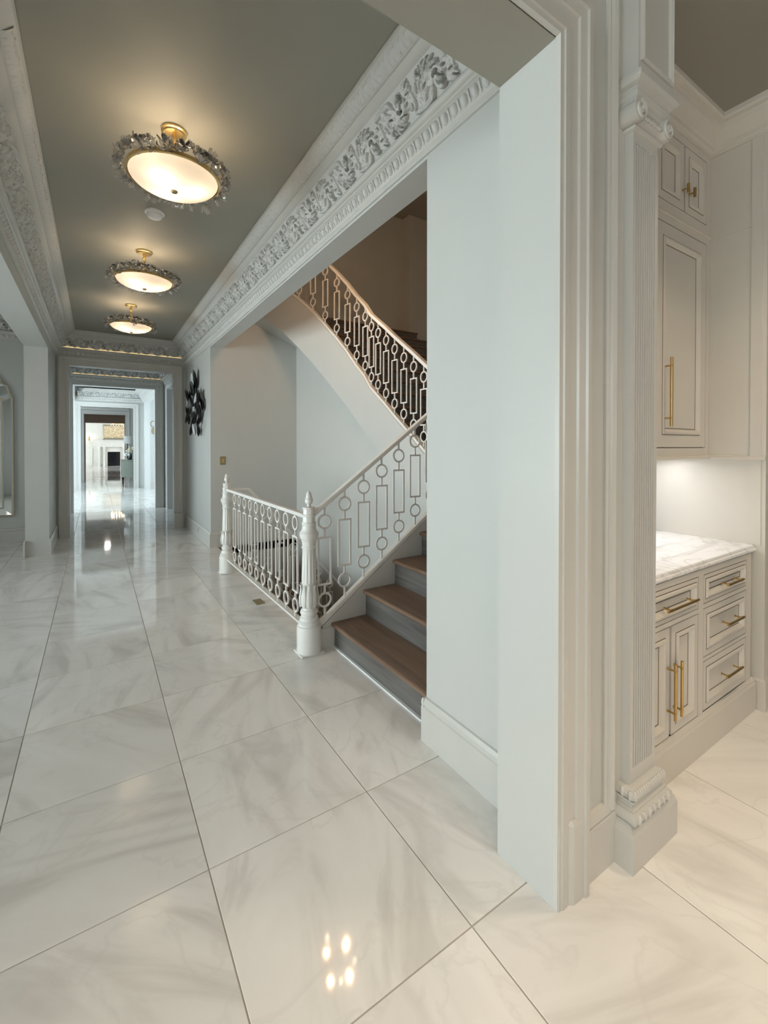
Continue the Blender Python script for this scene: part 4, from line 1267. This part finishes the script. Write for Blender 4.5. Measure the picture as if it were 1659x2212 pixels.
cn = thing('console_cabinet', 'sage green console cabinet on dark legs beyond the third doorway', 'cabinet', (1.08, 19.0, 0))
put('body', MB().box(.78, 1.40, 18.55, 19.6, .36, .955), 'sage', cn, bevel=.01)
put('top', MB().box(.765, 1.415, 18.535, 19.615, .955, .985), 'sage', cn)
for x, y in ((.82, 18.6), (1.36, 18.6), (.82, 19.55), (1.36, 19.55)):
    put('leg', MB().loft([[(x + a * s_, y + b_ * s_, z) for a, b_ in ((-1, -1), (1, -1), (1, 1), (-1, 1))] for z, s_ in ((0, .013), (.36, .022))]), 'dark', cn)
put('door', MB().box(.772, .781, 18.60, 19.06, .40, .92), 'sage', cn)
put('door', MB().box(.772, .781, 19.09, 19.55, .40, .92), 'sage', cn)
lp = thing('table_lamp', 'table lamp with white drum shade on the sage console', 'table lamp', (.98, 19.25, .985))
obj('base', MB().lathe([(.07, 0), (.07, .02), (.02, .03), (.015, .08), (.05, .14), (.06, .25), (.045, .36), (.015, .42), (.012, .60)], 20), 'dark', lp, True)
obj('shade', MB().lathe([(.135, .60), (.125, .88), (.123, .88), (.133, .60)], 32, cap=False), 'shade', lp, True)
random.seed(9)
vs = thing('flower_vase', 'black vase of cream blossoms on the sage console', 'vase', (1.05, 18.85, .985))
obj('vase', MB().lathe([(.045, 0), (.055, .06), (.060, .14), (.050, .20), (.040, .23)], 20), 'black', vs, True)
blo = MB().lathe([(.004, -.03), (.035, -.012), (.045, .012), (.028, .035), (.004, .042)], 9, mod=lambda a, z: 1 + .18 * math.cos(5 * a)).mesh('blossom'); smooth(blo, 60); blo.materials.append(M['petal'])
blw = blo.copy(); blw.materials.clear(); blw.materials.append(M['petalw'])
for k in range(26):
    a, rr, z = random.uniform(0, 6.28), random.uniform(.02, .15), random.uniform(.24, .46)
    inst('blossom', blo if k % 4 else blw, vs, Matrix.Translation((rr * math.cos(a), rr * math.sin(a), z)) @ Matrix.Rotation(a, 4, 'Y') @ Matrix.Scale(random.uniform(.8, 1.2), 4))
for k in range(14):
    a = random.uniform(0, 6.28)
    t = MB(); t.loft([[(.03, -.004, .2), (.03, .004, .2)], [(.10, -.02, .24), (.10, .02, .24)], [(.17, -.004, .22), (.17, .004, .22)]], False, False)
    o_ = obj('leaf', t, 'leafg', vs); o_.rotation_euler = (0, 0, a)
v2 = thing('flower_vase', 'small clear vase of white flowers at the front of the sage console', 'vase', (.90, 18.64, .985))
obj('vase', MB().lathe([(.03, 0), (.034, .02), (.034, .11), (.03, .12)], 16), 'clear', v2, True)
for k in range(9):
    a, rr, z = random.uniform(0, 6.28), random.uniform(.01, .09), random.uniform(.14, .24)
    inst('blossom', blw, v2, Matrix.Translation((rr * math.cos(a), rr * math.sin(a), z)) @ Matrix.Rotation(a, 4, 'X'))

YF = 38.05
fp = thing('fireplace', 'pale stone fireplace with columns and black firebox at the far end', 'fireplace', (1.1, YF, 0))
put('mantel_shelf', MB().loft([ringbox(-.02 + a, 2.15 - a, 37.62 + a, YF, z) for z, a in ((1.80, .06), (1.84, .02), (1.87, 0), (1.90, 0))]), 'stone', fp)
put('frieze', MB().box(.06, 2.07, 37.74, YF, 1.42, 1.80), 'stone', fp)
for k in range(5):
    put('rosette', MB().loft([[(.30 + .38 * k + .06 * q * math.cos(a), y, 1.60 + .06 * q * math.sin(a)) for a in np.linspace(0, 6.28, 14, endpoint=False)] for q, y in ((1, 37.74), (.7, 37.715), (.2, 37.71))]), 'stone', fp)
for x in (.165, .472, 1.66, 1.965):
    put('column', MB().lathe([(.095, 0), (.095, .06), (.075, .09), (.062, .13), (.058, 1.20), (.066, 1.24), (.085, 1.28), (.11, 1.38), (.11, 1.42)], 20, (x, 37.84, 0)), 'stone', fp, True)
put('surround', MB().box(.06, .67, 37.95, YF, 0, 1.42).box(1.46, 2.07, 37.95, YF, 0, 1.42).box(.67, 1.46, 37.95, YF, 1.06, 1.42), 'stone', fp)
put('firebox', MB().box(.67, 1.46, 38.02, 38.049, .02, 1.06), 'black', fp)
put('fire_frame', MB().box(.67, .71, 37.96, 38.02, .02, 1.06).box(.67, 1.46, 37.96, 38.02, 1.0, 1.06), 'dark', fp)
pc = thing('picture', 'framed blossom picture above the far mantel', 'picture', (1.1, YF, 2.5))
put('canvas', MB().box(.48, 1.72, 37.99, 38.02, 2.06, 2.96), 'print', pc)
pane_frame(.39, 1.81, 38.03, 1.99, 3.03, .10, .07, 'champ', pc, 'frame')
lc = thing('chandelier', 'glowing crystal chandelier in the far living room', 'chandelier', (1.15, 33.8, 2.95))
obj('hoop', MB().lathe([(.34, -.02), (.36, -.02), (.36, .02), (.34, .02), (.34, -.02)], 28, cap=False), 'gold', lc)
obj('rod', MB().lathe([(.01, 0), (.01, 1.45)], 8), 'gold', lc)
obj('crossbar', MB().box(-.35, .35, -.008, .008, -.008, .008).box(-.008, .008, -.35, .35, -.008, .008), 'gold', lc)
for k in range(14):
    a = 2 * math.pi * k / 14
    obj('candle_bulb', MB().lathe([(.01, .0), (.028, .04), (.024, .08), (.005, .12)], 10, (.35 * math.cos(a), .35 * math.sin(a), 0)), 'bulb', lc, True)
    obj('crystal_drop', MB().lathe([(.004, 0), (.022, -.06), (.004, -.13)], 6, (.35 * math.cos(a), .35 * math.sin(a), -.02)), 'clear', lc)
sc_ = thing('wall_sconce', 'lit candle sconce on the pale panel left of the fireplace', 'sconce', (-.434, YF, 2.05))
obj('back_plate', MB().box(-.05, .05, -.02, 0, -.15, .1), 'gold', sc_)
for s_ in (-1, 1):
    obj('arm', MB().tube([(0, -.02, -.05), (s_ * .07, -.08, -.07), (s_ * .10, -.09, 0)], .008, 6), 'gold', sc_)
    obj('candle_bulb', MB().lathe([(.01, 0), (.03, .04), (.025, .09), (.004, .13)], 10, (s_ * .10, -.09, 0)), 'bulb', sc_, True)
for x0, x1 in ((-.64, -.25), (.16, .40)):
    o = obj('panel_moulding', MB().box(x0, x1, 38.0, 38.06, .1, 1.3 if x0 < 0 else 4.2), 'stone'); o['kind'] = 'structure'
